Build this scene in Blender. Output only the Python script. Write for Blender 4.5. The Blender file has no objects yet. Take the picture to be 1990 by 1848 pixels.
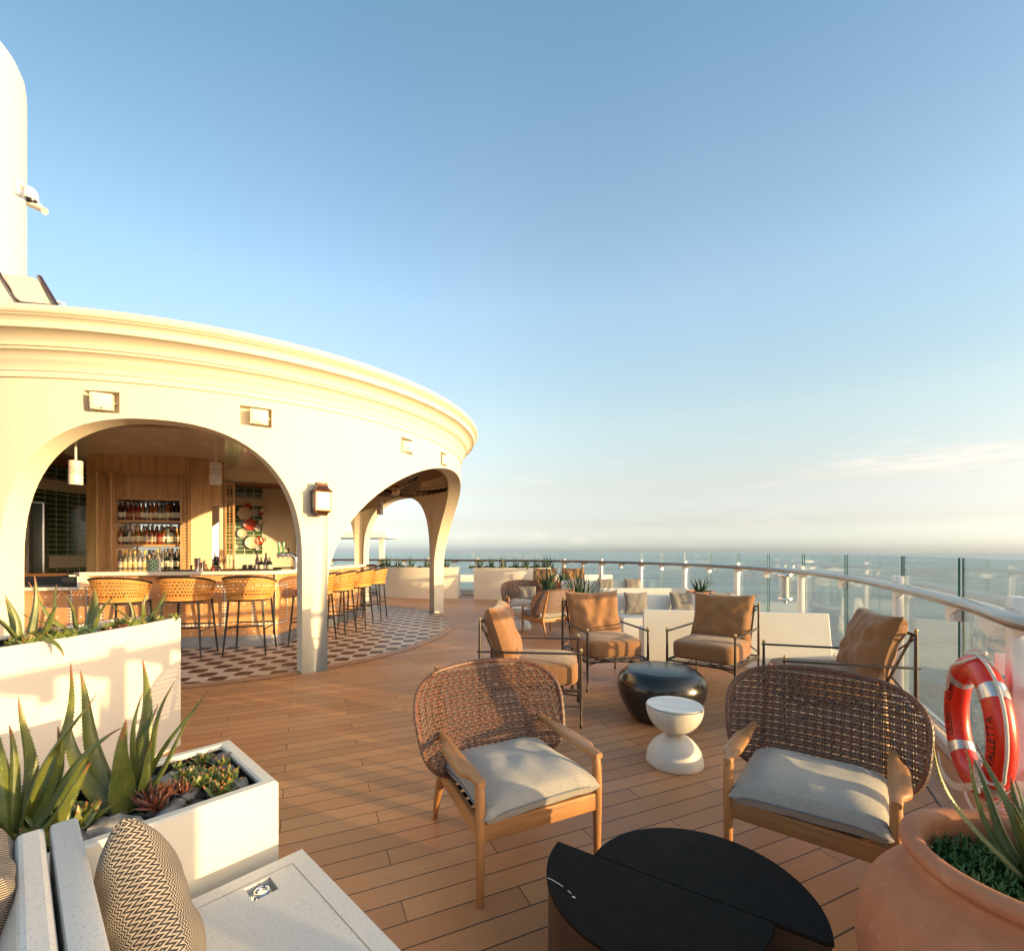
import bpy, bmesh, math, random
from math import sin, cos, pi, radians, sqrt, atan2, hypot
from mathutils import Vector, Matrix, noise
random.seed(7)
S = bpy.context.scene
COL = S.collection

# ---------------------------------------------------------------- camera
F, HY, CX, H = 910.0, 1071.0, 995.0, 1.65      # focal length, eye level, centre column, eye height
cam = bpy.data.cameras.new('camera')
cam.sensor_fit = 'HORIZONTAL'; cam.sensor_width = 36
cam.lens = F / 1990 * 36
cam.shift_y = (HY - 924) / 1990
cam.clip_start = 0.02; cam.clip_end = 60000
co = bpy.data.objects.new('camera', cam); COL.objects.link(co)
co.location = (0, 0, H); co.rotation_euler = (pi / 2, 0, 0)
S.camera = co
S.render.resolution_x, S.render.resolution_y = 1024, 950

# ---------------------------------------------------------------- light
SUN_EL = 4.6
GLOW = 4.0
SUN_V = Vector((.913, -.408, math.tan(radians(SUN_EL)))).normalized()    # towards the sun
w = bpy.data.worlds.new('World'); S.world = w; w.use_nodes = True
nt = w.node_tree; N = nt.nodes; Lk = nt.links; N.clear()
out = N.new('ShaderNodeOutputWorld'); bg = N.new('ShaderNodeBackground')
sky = N.new('ShaderNodeTexSky'); sky.sky_type = 'NISHITA'; sky.sun_disc = False
sky.sun_elevation = radians(14.0); sky.sun_rotation = atan2(SUN_V.x, SUN_V.y)
sky.air_density = 1.0; sky.dust_density = 1.2; sky.ozone_density = 2.0; sky.altitude = 0
bg.inputs[1].default_value = 0.15
# a few thin clouds low over the horizon, mixed into the sky by direction
tc = N.new('ShaderNodeTexCoord'); sep = N.new('ShaderNodeSeparateXYZ'); Lk.new(tc.outputs['Generated'], sep.inputs[0])
mp = N.new('ShaderNodeMapping'); mp.inputs['Scale'].default_value = (5.5, 5.5, 38); Lk.new(tc.outputs['Generated'], mp.inputs[0])
cn = N.new('ShaderNodeTexNoise'); cn.inputs['Scale'].default_value = 1.3; cn.inputs['Detail'].default_value = 7; cn.inputs['Roughness'].default_value = .62
Lk.new(mp.outputs[0], cn.inputs['Vector'])
cr = N.new('ShaderNodeValToRGB'); cr.color_ramp.elements[0].position = .54; cr.color_ramp.elements[1].position = .74
cr.color_ramp.elements[0].color = (0, 0, 0, 1); cr.color_ramp.elements[1].color = (1, 1, 1, 1)
Lk.new(cn.outputs[0], cr.inputs[0])
bd = N.new('ShaderNodeValToRGB'); e = bd.color_ramp.elements
e[0].position = .0; e[0].color = (.25, .25, .25, 1); e[1].position = .30; e[1].color = (0, 0, 0, 1)
x = e.new(.05); x.color = (.30, .30, .30, 1); x = e.new(.17); x.color = (.42, .42, .42, 1); x = e.new(.23); x.color = (.05, .05, .05, 1)
Lk.new(sep.outputs['Z'], bd.inputs[0])
mu0 = N.new('ShaderNodeMath'); mu0.operation = 'MULTIPLY'; Lk.new(cr.outputs[0], mu0.inputs[0]); Lk.new(bd.outputs[0], mu0.inputs[1])
def M2(op, a, b=None):
    o = N.new('ShaderNodeMath'); o.operation = op
    for i, q in enumerate((a, b)):
        if q is None: continue
        if isinstance(q, (int, float)): o.inputs[i].default_value = q
        else: Lk.new(q, o.inputs[i])
    return o.outputs[0]
az_ = M2('ARCTAN2', sep.outputs['X'], sep.outputs['Y'])
def puff(az, el, sa, se):
    a = M2('POWER', M2('DIVIDE', M2('SUBTRACT', az_, az), sa), 2.0); b = M2('POWER', M2('DIVIDE', M2('SUBTRACT', sep.outputs['Z'], el), se), 2.0)
    return M2('EXPONENT', M2('MULTIPLY', M2('ADD', a, b), -1.0))
cn2 = N.new('ShaderNodeTexNoise'); cn2.inputs['Scale'].default_value = 3.2; cn2.inputs['Detail'].default_value = 8; cn2.inputs['Roughness'].default_value = .6; Lk.new(mp.outputs[0], cn2.inputs['Vector'])
cr2 = N.new('ShaderNodeValToRGB'); cr2.color_ramp.elements[0].position = .32; cr2.color_ramp.elements[1].position = .68; Lk.new(cn2.outputs[0], cr2.inputs[0])
pf = puff(.80, .140, .16, .017)
for q in (puff(.67, .150, .10, .007), puff(.05, .030, .03, .012), puff(-.10, .026, .02, .011), puff(-.29, .034, .05, .012), puff(.14, .024, .02, .008)): pf = M2('ADD', pf, M2('MULTIPLY', q, .45))
mu = N.new('ShaderNodeMath'); mu.operation = 'ADD'; mu.use_clamp = True; Lk.new(M2('MULTIPLY', mu0.outputs[0], .45), mu.inputs[0]); Lk.new(M2('MULTIPLY', M2('MULTIPLY', pf, cr2.outputs[0]), .75), mu.inputs[1])
# haze near the horizon: tint of the real sky by elevation
hz = N.new('ShaderNodeValToRGB'); e = hz.color_ramp.elements
e[0].position = 0; e[0].color = (.285, .315, .42, 1); e[1].position = 1; e[1].color = (.34, .38, .31, 1)
for p_, c_ in ((.012, (.285, .315, .42)), (.056, (.25, .218, .240)), (.132, (.335, .245, .198)), (.256, (.445, .35, .255)), (.46, (.49, .437, .352)), (.646, (.41, .40, .34)), (.76, (.34, .38, .32))):
    x = e.new(p_); x.color = (*c_, 1)
Lk.new(sep.outputs['Z'], hz.inputs[0])
tint = N.new('ShaderNodeMixRGB'); tint.blend_type = 'MULTIPLY'; tint.inputs[0].default_value = 1
Lk.new(sky.outputs[0], tint.inputs[1]); Lk.new(hz.outputs[0], tint.inputs[2])
mx = N.new('ShaderNodeMixRGB'); Lk.new(mu.outputs[0], mx.inputs[0]); vm = N.new('ShaderNodeVectorMath'); vm.operation = 'SCALE'; 
ar = N.new('ShaderNodeValToRGB'); e = ar.color_ramp.elements; e[0].position = 0; e[0].color = (.92,) * 3 + (1,); e[1].position = 1; e[1].color = (.92,) * 3 + (1,)
for p_, c_ in ((.30, (.82, .84, .86)), (.37, (.70, .76, .80)), (.43, (.88, .90, .94)), (.49, (.98, .98, .98)), (.56, (.95, .95, .95)), (.63, (.78, .82, .84)), (.75, (.95, .93, .9))):
    x = e.new(p_); x.color = (*c_, 1)
aa = N.new('ShaderNodeMath'); aa.operation = 'ARCTAN2'; Lk.new(sep.outputs['X'], aa.inputs[0]); Lk.new(sep.outputs['Y'], aa.inputs[1])
ab = N.new('ShaderNodeMath'); ab.operation = 'MULTIPLY_ADD'; ab.inputs[1].default_value = 1 / (2 * pi); ab.inputs[2].default_value = .5; Lk.new(aa.outputs[0], ab.inputs[0]); Lk.new(ab.outputs[0], ar.inputs[0])
el_ = N.new('ShaderNodeMapRange'); el_.inputs['From Min'].default_value = .05; el_.inputs['From Max'].default_value = .30; Lk.new(sep.outputs['Z'], el_.inputs['Value'])
am = N.new('ShaderNodeMixRGB'); am.blend_type = 'MULTIPLY'; Lk.new(el_.outputs[0], am.inputs[0]); Lk.new(tint.outputs[0], am.inputs[1]); Lk.new(ar.outputs[0], am.inputs[2])
vm.inputs['Scale'].default_value = 4; Lk.new(am.outputs[0], vm.inputs[0]); Lk.new(vm.outputs[0], mx.inputs[1])
# the warm glow of the low sun round its side of the sky
dp = N.new('ShaderNodeVectorMath'); dp.operation = 'DOT_PRODUCT'; Lk.new(tc.outputs['Generated'], dp.inputs[0]); dp.inputs[1].default_value = SUN_V
gr = N.new('ShaderNodeValToRGB'); e = gr.color_ramp.elements; e[0].position = .50; e[0].color = (0, 0, 0, 1); e[1].position = 1; e[1].color = (1, .60, .30, 1)
x = e.new(.80); x.color = (.22, .15, .095, 1); Lk.new(dp.outputs['Value'], gr.inputs[0])
gs = N.new('ShaderNodeVectorMath'); gs.operation = 'SCALE'; gs.inputs['Scale'].default_value = GLOW; Lk.new(gr.outputs[0], gs.inputs[0])
ga = N.new('ShaderNodeVectorMath'); ga.operation = 'ADD'; Lk.new(gs.outputs[0], ga.inputs[0])
mx.inputs[2].default_value = (4.6, 4.0, 3.5, 1)
Lk.new(mx.outputs[0], ga.inputs[1]); Lk.new(ga.outputs[0], bg.inputs[0]); Lk.new(bg.outputs[0], out.inputs[0])
SKYNODES = dict(sky=sky, bg=bg, hz=hz, mx=mx)

sl = bpy.data.lights.new('sun', 'SUN'); sl.energy = 4.8; sl.angle = radians(.55); sl.color = (1.0, .68, .31)
so = bpy.data.objects.new('sun', sl); COL.objects.link(so)
so.rotation_euler = SUN_V.to_track_quat('Z', 'Y').to_euler()
S.view_settings.view_transform = 'Standard'; S.view_settings.look = 'None'
S.view_settings.exposure = 0.88; S.view_settings.gamma = 1
S.render.engine = 'CYCLES'
S.cycles.max_bounces = 12; S.cycles.diffuse_bounces = 8; S.cycles.transparent_max_bounces = 16
S.cycles.caustics_reflective = False; S.cycles.caustics_refractive = False

# ---------------------------------------------------------------- helpers
def G(px, py, z=0.0):
    """a point read off the photograph (1990 px wide), placed at height z in the world"""
    d = F * (H - z) / (py - HY)
    return ((px - CX) / F * d, d)

def tag(o, label=None, cat=None, group=None, kind=None):
    if label: o['label'] = label
    if cat: o['category'] = cat
    if group: o['group'] = group
    if kind: o['kind'] = kind
    return o

class MB:
    def __init__(s): s.v = []; s.f = []; s.uv = []; s.has = False
    def add(s, vs, fs, uvs=None):
        b = len(s.v); s.v += [tuple(p) for p in vs]; s.f += [tuple(b + i for i in f) for f in fs]
        if uvs: s.uv += list(uvs); s.has = True
        else: s.uv += [(0, 0)] * len(vs)
        return s
    def box(s, c, size, rz=0, bev=0, basis=None):
        x, y, z = size[0] / 2, size[1] / 2, size[2] / 2
        R = basis if basis is not None else Matrix.Rotation(rz, 3, 'Z')
        C = Vector(c)
        if bev > 0:
            bm = bmesh.new(); bmesh.ops.create_cube(bm, size=1)
            for v in bm.verts: v.co = Vector((v.co.x * 2 * x, v.co.y * 2 * y, v.co.z * 2 * z))
            bmesh.ops.bevel(bm, geom=bm.edges[:], offset=bev, segments=2, profile=.6, affect='EDGES')
            bm.verts.index_update()
            s.add([C + R @ v.co for v in bm.verts], [[v.index for v in f.verts] for f in bm.faces]); bm.free()
            return s
        P = [(-x, -y, -z), (x, -y, -z), (x, y, -z), (-x, y, -z), (-x, -y, z), (x, -y, z), (x, y, z), (-x, y, z)]
        return s.add([C + R @ Vector(p) for p in P], [(0, 3, 2, 1), (4, 5, 6, 7), (0, 1, 5, 4), (1, 2, 6, 5), (2, 3, 7, 6), (3, 0, 4, 7)])
    def bar(s, a, b, wd, ht, bev=0):
        """a rectangular bar from a to b"""
        a = Vector(a); b = Vector(b); d = b - a; L = d.length; d.normalize()
        up = Vector((0, 0, 1)) if abs(d.z) < .95 else Vector((0, 1, 0))
        sd = up.cross(d).normalized(); up = d.cross(sd)
        R = Matrix((d, sd, up)).transposed()
        return s.box((a + b) / 2, (L, wd, ht), basis=R, bev=bev)
    def tube(s, pts, r, n=8, closed=False, flat=1.0, caps=True):
        pts = [Vector(p) for p in pts]; m = len(pts)
        rs = r if isinstance(r, (list, tuple)) else [r] * m
        vs = []; fs = []; last = None
        for i, p in enumerate(pts):
            a = pts[(i - 1) % m] if (closed or i > 0) else p
            b = pts[(i + 1) % m] if (closed or i < m - 1) else p
            t = (b - a)
            if t.length < 1e-9: t = Vector((0, 0, 1))
            t.normalize()
            if last is None:
                u = t.cross(Vector((0, 0, 1)))
                if u.length < .05: u = t.cross(Vector((1, 0, 0)))
            else: u = last - t * last.dot(t)
            u.normalize(); last = u; v = t.cross(u)
            for k in range(n):
                A = 2 * pi * k / n
                vs.append(p + (u * cos(A) + v * sin(A) * flat) * rs[i])
        R = m if closed else m - 1
        for i in range(R):
            for k in range(n):
                a = i * n + k; b = i * n + (k + 1) % n; c = ((i + 1) % m) * n
                fs.append((a, b, c + (k + 1) % n, c + k))
        if caps and not closed:
            fs.append(tuple(range(n - 1, -1, -1))); fs.append(tuple((m - 1) * n + k for k in range(n)))
        return s.add(vs, fs)
    def lathe(s, prof, n=32, c=(0, 0, 0), sx=1, sy=1):
        vs = []; fs = []; m = len(prof); uv = []
        for i, (r, z) in enumerate(prof):
            for k in range(n):
                A = 2 * pi * k / n
                vs.append((c[0] + r * cos(A) * sx, c[1] + r * sin(A) * sy, c[2] + z)); uv.append((A / (2 * pi), i / m))
        for i in range(m - 1):
            for k in range(n):
                k2 = (k + 1) % n
                fs.append((i * n + k, i * n + k2, (i + 1) * n + k2, (i + 1) * n + k))
        if prof[0][0] > 1e-6: fs.append(tuple(range(n - 1, -1, -1)))
        if prof[-1][0] > 1e-6: fs.append(tuple((m - 1) * n + k for k in range(n)))
        return s.add(vs, fs)
    def grid(s, fn, nu, nv, cu=False, cv=False, uvs=True):
        vs = []; uv = []; fs = []
        for i in range(nu + 1 - cu):
            for j in range(nv + 1 - cv):
                vs.append(fn(i / nu, j / nv)); uv.append((i / nu, j / nv))
        M = nv + 1 - cv
        for i in range(nu):
            for j in range(nv):
                a = i; b = (i + 1) % (nu if cu else nu + 1); c = j; d = (j + 1) % (nv if cv else nv + 1)
                fs.append((a * M + c, b * M + c, b * M + d, a * M + d))
        return s.add(vs, fs, uv if uvs else None)
    def prism(s, poly, z0, z1):
        n = len(poly)
        vs = [(x, y, z0) for x, y in poly] + [(x, y, z1) for x, y in poly]
        fs = [tuple(range(n - 1, -1, -1)), tuple(range(n, 2 * n))] + [(i, (i + 1) % n, n + (i + 1) % n, n + i) for i in range(n)]
        return s.add(vs, fs)
    def sbox(s, c, size, n=5.0, m=10, rz=0, puff=0.0, basis=None, wob=0.0, seed=0):
        """a soft rounded box (superquadric), for cushions and pebbles"""
        bm = bmesh.new(); bmesh.ops.create_cube(bm, size=2)
        bmesh.ops.subdivide_edges(bm, edges=bm.edges[:], cuts=m, use_grid_fill=True)
        R = basis if basis is not None else Matrix.Rotation(rz, 3, 'Z'); C = Vector(c)
        vs = []
        for i, v in enumerate(bm.verts):
            v.index = i; p = v.co
            k = (abs(p.x) ** n + abs(p.y) ** n + abs(p.z) ** n) ** (-1 / n); q = p * k
            zz = q.z * (1 + puff * (1 - q.x ** 2) * (1 - q.y ** 2))
            q = Vector((q.x * size[0] / 2, q.y * size[1] / 2, zz * size[2] / 2))
            if wob: q += q.normalized() * wob * noise.noise(q * (2.2 / max(size)) * 3 + Vector((seed, seed * 1.7, 0)))
            vs.append(C + R @ q)
        fs = [[v.index for v in f.verts] for f in bm.faces]; bm.free()
        return s.add(vs, fs)
    def pillow(s, wd, ht, th, basis, c, n=22, pinch=.09, wr=.012, seed=0, full=.8):
        """knife-edged square cushion with pulled-out corners"""
        C = Vector(c)
        for sg in (1, -1):
            def fn(a, b):
                u = a * 2 - 1; v = b * 2 - 1
                x = u * wd / 2 * (1 - pinch * (1 - v * v)); y = v * ht / 2 * (1 - pinch * (1 - u * u))
                t = max(0., (1 - u ** 4)) ** .5 * max(0., (1 - v ** 4)) ** .5
                z = sg * th / 2 * t ** full
                z += sg * wr * t * noise.noise(Vector((x * 9 + seed, y * 7, seed * 3.1))) * 1.6
                z += sg * wr * .7 * t * sin(atan2(v, u) * 9 + seed) * (u * u + v * v) * .5
                return C + basis @ Vector((x, y, z))
            s.grid(fn if sg > 0 else (lambda a, b: fn(1 - a, b)), n, n)
        return s
    def build(s, name, mat, parent=None, loc=None, rz=None, sharp=38, merge=False, smooth=True):
        me = bpy.data.meshes.new(name); me.from_pydata(s.v, [], s.f); me.update()
        if s.has:
            ul = me.uv_layers.new(name='UVMap')
            idx = [0] * len(me.loops); me.loops.foreach_get('vertex_index', idx)
            flat = []
            for i in idx: flat += s.uv[i]
            ul.data.foreach_set('uv', flat)
        if merge:
            bm = bmesh.new(); bm.from_mesh(me); bmesh.ops.remove_doubles(bm, verts=bm.verts[:], dist=1e-5); bm.to_mesh(me); bm.free()
        if smooth:
            me.polygons.foreach_set('use_smooth', [True] * len(me.polygons))
            me.set_sharp_from_angle(angle=radians(sharp))
        for m in (mat if isinstance(mat, list) else [mat]): me.materials.append(m)
        o = bpy.data.objects.new(name, me); COL.objects.link(o)
        if parent: o.parent = parent
        if loc: o.location = loc
        if rz is not None: o.rotation_euler = (0, 0, rz)
        return o

def thing(name, label, cat, loc=(0, 0, 0), rz=0, group=None):
    o = bpy.data.objects.new(name, None); COL.objects.link(o); o.empty_display_size = .1
    o.location = loc; o.rotation_euler = (0, 0, rz)
    return tag(o, label, cat, group)
def children(o): return [c for c in COL.objects if c.parent == o]
def dup(o, loc=None, rz=None, label=None, group=None, parent=None, scale=None):
    c = o.copy(); COL.objects.link(c)
    if parent: c.parent = parent
    if loc is not None: c.location = loc
    if rz is not None: c.rotation_euler = (0, 0, rz)
    if scale is not None: c.scale = (scale,) * 3 if not isinstance(scale, tuple) else scale
    if label: c['label'] = label
    if group: c['group'] = group
    for ch in KIDS.get(o.name, None) or children(o): dup(ch, parent=c)
    return c
KIDS = {}
def bez(p, n):
    """smooth curve through control points (Catmull-Rom), n samples a span"""
    P = [Vector(q) for q in p]; P = [P[0] * 2 - P[1]] + P + [P[-1] * 2 - P[-2]]; o = []
    for i in range(1, len(P) - 2):
        for k in range(n):
            t = k / n; a, b, c, d = P[i - 1:i + 3]
            o.append(.5 * ((2 * b) + (c - a) * t + (2 * a - 5 * b + 4 * c - d) * t * t + (3 * b - a - 3 * c + d) * t ** 3))
    o.append(P[-2]); return o
RX = lambda a: Matrix.Rotation(a, 3, 'X')
RZ = lambda a: Matrix.Rotation(a, 3, 'Z')
RY = lambda a: Matrix.Rotation(a, 3, 'Y')

# ---------------------------------------------------------------- materials
class NT:
    def __init__(s, name):
        s.m = bpy.data.materials.new(name); s.m.use_nodes = True; s.t = s.m.node_tree
        s.b = s.t.nodes['Principled BSDF']; s.o = s.t.nodes['Material Output']
    def n(s, ty, **k):
        o = s.t.nodes.new('ShaderNode' + ty)
        for a, b in k.items(): setattr(o, a, b)
        return o
    def l(s, a, b): s.t.links.new(a, b); return s
    def coord(s, kind='Object', scale=None, rot=None):
        c = s.n('TexCoord').outputs[kind]
        if scale or rot:
            m = s.n('Mapping')
            if scale: m.inputs['Scale'].default_value = scale if isinstance(scale, tuple) else (scale,) * 3
            if rot: m.inputs['Rotation'].default_value = rot
            s.l(c, m.inputs[0]); c = m.outputs[0]
        return c
    def noise(s, vec, sc, det=4, ro=.55):
        o = s.n('TexNoise'); o.inputs['Scale'].default_value = sc; o.inputs['Detail'].default_value = det; o.inputs['Roughness'].default_value = ro
        s.l(vec, o.inputs['Vector']); return o.outputs[0]
    def ramp(s, fac, *st):
        o = s.n('ValToRGB'); e = o.color_ramp.elements
        for i, (p, c) in enumerate(st):
            x = e[i] if i < 2 else e.new(p)
            x.position = p; x.color = (c if len(c) == 4 else (*c, 1)) if isinstance(c, tuple) else (c, c, c, 1)
        s.l(fac, o.inputs[0]); return o.outputs[0]
    def math(s, op, a, b=None, c=None, clamp=False):
        o = s.n('Math', operation=op, use_clamp=clamp)
        for i, x in enumerate((a, b, c)):
            if x is None: continue
            if isinstance(x, (int, float)): o.inputs[i].default_value = x
            else: s.l(x, o.inputs[i])
        return o.outputs[0]
    def mix(s, f, a, b, mode='MIX'):
        o = s.n('MixRGB', blend_type=mode)
        for i, x in enumerate((f, a, b)):
            if isinstance(x, (int, float)): o.inputs[i].default_value = x if i == 0 else (x, x, x, 1)
            elif isinstance(x, tuple): o.inputs[i].default_value = (*x, 1) if len(x) == 3 else x
            else: s.l(x, o.inputs[i])
        return o.outputs[0]
    def sep(s, v):
        o = s.n('SeparateXYZ'); s.l(v, o.inputs[0]); return o.outputs
    def bump(s, h, st=.3, d=.01):
        o = s.n('Bump'); o.inputs['Strength'].default_value = st; o.inputs['Distance'].default_value = d
        s.l(h, o.inputs['Height']); s.l(o.outputs[0], s.b.inputs['Normal']); return s
    def set(s, col=None, rough=None, **k):
        if col is not None:
            if isinstance(col, tuple): s.b.inputs['Base Color'].default_value = (*col, 1)
            else: s.l(col, s.b.inputs['Base Color'])
        if rough is not None:
            if isinstance(rough, (int, float)): s.b.inputs['Roughness'].default_value = rough
            else: s.l(rough, s.b.inputs['Roughness'])
        for a, b in k.items():
            i = s.b.inputs[a.replace('_', ' ')]
            if isinstance(b, (int, float, tuple)): i.default_value = b
            else: s.l(b, i)
        return s

def simple(name, col, rough=.5, var=.12, sc=8, bump=0, bsc=60, metal=0, coat=0, spec=.5, kind='Object', bd=.004):
    t = NT(name); c = t.coord(kind)
    n = t.noise(c, sc, 5)
    lo = tuple(x * (1 - var) for x in col); hi = tuple(min(1, x * (1 + var)) for x in col)
    t.set(t.ramp(n, (.3, lo), (.7, hi)), rough, Metallic=metal)
    t.b.inputs['Specular IOR Level'].default_value = spec
    if coat: t.b.inputs['Coat Weight'].default_value = coat; t.b.inputs['Coat Roughness'].default_value = .08
    if bump: t.bump(t.noise(c, bsc, 4), bump, bd)
    return t.m

def wood(name, col, sc=1.0, axis='Z', rough=.5, contrast=.35, bump=.08):
    t = NT(name)
    s_ = {'X': (.8, 14, 14), 'Y': (14, .8, 14), 'Z': (14, 14, .8)}[axis]
    c = t.coord('Object', tuple(a * sc for a in s_))
    n = t.noise(c, 2.2, 8, .6); n2 = t.noise(c, 11, 3, .7)
    lo = tuple(x * (1 - contrast) for x in col); hi = tuple(min(1, x * (1 + contrast)) for x in col)
    cc = t.ramp(n, (.28, lo), (.5, col), (.72, hi))
    cc = t.mix(.25, cc, t.ramp(n2, (.35, .35), (.65, 1.0)), 'MULTIPLY')
    t.set(cc, rough); t.bump(n2, bump, .003)
    return t.m

def m_deck():
    t = NT('deck_planks'); c = t.coord('Object')
    P = 1.0
    x, y, z = t.sep(c)
    al = t.math('ADD', t.math('MULTIPLY', x, .913), t.math('MULTIPLY', y, .408))
    pe = t.math('ADD', t.math('MULTIPLY', x, -.408), t.math('MULTIPLY', y, .913))
    PW = .1384
    rf = t.math('DIVIDE', t.math('SUBTRACT', pe, .0189), PW)
    row = t.math('FLOOR', rf); fr = t.math('SUBTRACT', rf, row)
    edge = t.math('MULTIPLY', t.math('MINIMUM', fr, t.math('SUBTRACT', 1.0, fr)), PW)
    u = t.math('ADD', al, t.math('MULTIPLY', row, .547))
    LP = 1.641
    uf = t.math('DIVIDE', t.math('SUBTRACT', u, .424), LP); uc = t.math('FLOOR', uf); ur = t.math('SUBTRACT', uf, uc)
    ue = t.math('MULTIPLY', t.math('MINIMUM', ur, t.math('SUBTRACT', 1.0, ur)), LP * 1.35)
    e = t.math('MINIMUM', edge, ue)
    seam = t.math('LESS_THAN', e, .0032)
    wn = t.n('TexWhiteNoise', noise_dimensions='2D'); cv = t.n('CombineXYZ'); t.l(row, cv.inputs[0]); t.l(uc, cv.inputs[1]); t.l(cv.outputs[0], wn.inputs[0])
    g = t.n('CombineXYZ'); t.l(t.math('MULTIPLY', al, 2.0), g.inputs[0]); t.l(t.math('MULTIPLY', pe, 26), g.inputs[1]); t.l(t.math('MULTIPLY', wn.outputs[0], 30), g.inputs[2])
    gn = t.noise(g.outputs[0], 3, 6, .6)
    base = t.mix(wn.outputs[0], (.45, .185, .070), (.60, .275, .112))
    base = t.mix(t.ramp(gn, (.3, 0.0), (.7, .55)), base, (.33, .165, .092))
    blot = t.noise(c, 1.1, 5, .6)
    base = t.mix(t.ramp(blot, (.40, 0.0), (.68, .40)), base, (.56, .31, .15))
    fine = t.noise(c, 90, 3, .6)
    base = t.mix(t.ramp(fine, (.62, 0.0), (.75, .25)), base, (.24, .13, .08))
    st = t.noise(c, 3.3, 9, .75)
    line = t.ramp(t.math('ABSOLUTE', t.math('SUBTRACT', st, .5)), (0.0, .5), (.006, 0.0))
    msk = t.ramp(t.noise(c, .9, 2), (.55, 0.0), (.62, 1.0))
    base = t.mix(t.math('MULTIPLY', line, msk), base, (.34, .15, .08))
    col = t.mix(seam, base, (.018, .016, .016))
    t.set(col, t.ramp(blot, (.35, .42), (.7, .6)))
    h = t.math('SUBTRACT', t.math('MULTIPLY', gn, .15), t.math('LESS_THAN', e, .0045))
    t.bump(h, .5, .003)
    return t.m

def m_border():
    t = NT('deck_border_planks'); c = t.coord('UV')
    x, y, z = t.sep(c)
    fr = t.math('FRACT', t.math('DIVIDE', y, .1)); seam = t.math('LESS_THAN', fr, .05)
    ur = t.math('FRACT', t.math('DIVIDE', x, 1.9)); us = t.math('LESS_THAN', ur, .0025)
    gn = t.noise(t.coord('Object'), 8, 6, .6)
    base = t.ramp(gn, (.3, (.36, .185, .105)), (.7, (.46, .25, .145)))
    t.set(t.mix(t.math('MAXIMUM', seam, us), base, (.02, .018, .016)), .5); return t.m

def m_floor_tile():
    t = NT('patterned_floor_tile'); c = t.coord('Object', rot=(0, 0, radians(-8)))
    x, y, z = t.sep(c)
    A = t.math('MULTIPLY', x, pi / .225); B = t.math('MULTIPLY', y, pi / .225)
    ca, cb = t.math('COSINE', A), t.math('COSINE', B)
    v = t.math('MULTIPLY', ca, cb)
    c2 = t.math('MULTIPLY', t.math('COSINE', t.math('MULTIPLY', A, 2)), t.math('COSINE', t.math('MULTIPLY', B, 2)))
    s2 = t.math('ADD', t.math('COSINE', t.math('MULTIPLY', A, 4)), t.math('COSINE', t.math('MULTIPLY', B, 4)))
    s = t.math('ADD', v, t.math('MULTIPLY', t.math('SUBTRACT', s2, 2.0), .05))
    dark = t.math('GREATER_THAN', s, .008)
    n = t.noise(t.coord(), 4, 4)
    dc = t.ramp(n, (.3, (.035, .013, .010)), (.7, (.065, .026, .018)))
    lc = t.ramp(n, (.3, (.50, .39, .29)), (.7, (.60, .48, .37)))
    t.set(t.mix(dark, lc, dc), t.ramp(n, (.3, .34), (.7, .5)))
    gr = t.math('LESS_THAN', t.math('ABSOLUTE', t.math('SUBTRACT', s, .008)), .02)
    t.bump(t.math('SUBTRACT', 1.0, gr), .3, .001); return t.m

def m_plaster(name='cream_plaster', col=(.68, .62, .49), rough=.72):
    t = NT(name); c = t.coord()
    n = t.noise(c, .9, 5, .6); f = t.noise(c, 26, 5, .65)
    cc = t.ramp(n, (.3, tuple(a * .94 for a in col)), (.7, col))
    sc = t.noise(t.coord('Object', (1, 1, .45)), 2.2, 10, .8)
    crack = t.math('MULTIPLY', t.ramp(t.math('ABSOLUTE', t.math('SUBTRACT', sc, .5)), (0.0, 1.0), (.005, 0.0)), t.ramp(t.noise(c, 1.7, 1), (.58, 0.0), (.62, .35)))
    t.set(t.mix(crack, cc, tuple(a * .8 for a in col)), rough)
    t.bump(f, .22, .004); return t.m

def m_terrazzo(name='white_terrazzo', col=(.60, .58, .55), spec=(.20, .20, .22), sc=230, amt=.3):
    t = NT(name); c = t.coord()
    vo = t.n('TexVoronoi'); vo.inputs['Scale'].default_value = sc; vo.inputs['Randomness'].default_value = 1; t.l(c, vo.inputs['Vector'])
    wn = t.n('TexWhiteNoise'); t.l(vo.outputs['Color'], wn.inputs[0])
    r = t.math('MULTIPLY', wn.outputs[0], .32)
    chip = t.math('MULTIPLY', t.math('LESS_THAN', vo.outputs['Distance'], r), t.math('GREATER_THAN', wn.outputs[0], 1 - amt))
    n = t.noise(c, 3, 4)
    base = t.ramp(n, (.3, tuple(a * .95 for a in col)), (.7, col))
    t.set(t.mix(chip, base, spec), .42); t.bump(t.noise(c, 40, 3), .05, .002); return t.m

def m_gtile():
    t = NT('green_glazed_tile'); c = t.coord('UV'); x, y, z = t.sep(c)
    fx = t.math('FRACT', t.math('DIVIDE', x, .235)); fy = t.math('FRACT', t.math('DIVIDE', y, .112))
    g = t.math('MAXIMUM', t.math('LESS_THAN', fx, .045), t.math('LESS_THAN', fy, .085))
    wn = t.n('TexWhiteNoise', noise_dimensions='2D'); cv = t.n('CombineXYZ')
    t.l(t.math('FLOOR', t.math('DIVIDE', x, .235)), cv.inputs[0]); t.l(t.math('FLOOR', t.math('DIVIDE', y, .112)), cv.inputs[1]); t.l(cv.outputs[0], wn.inputs[0])
    col = t.mix(wn.outputs[0], (.020, .058, .012), (.035, .090, .020))
    t.set(t.mix(g, col, (.75, .72, .60)), t.mix(g, .07, .7)); t.bump(t.math('SUBTRACT', 1.0, g), .4, .002)
    return t.m

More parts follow.
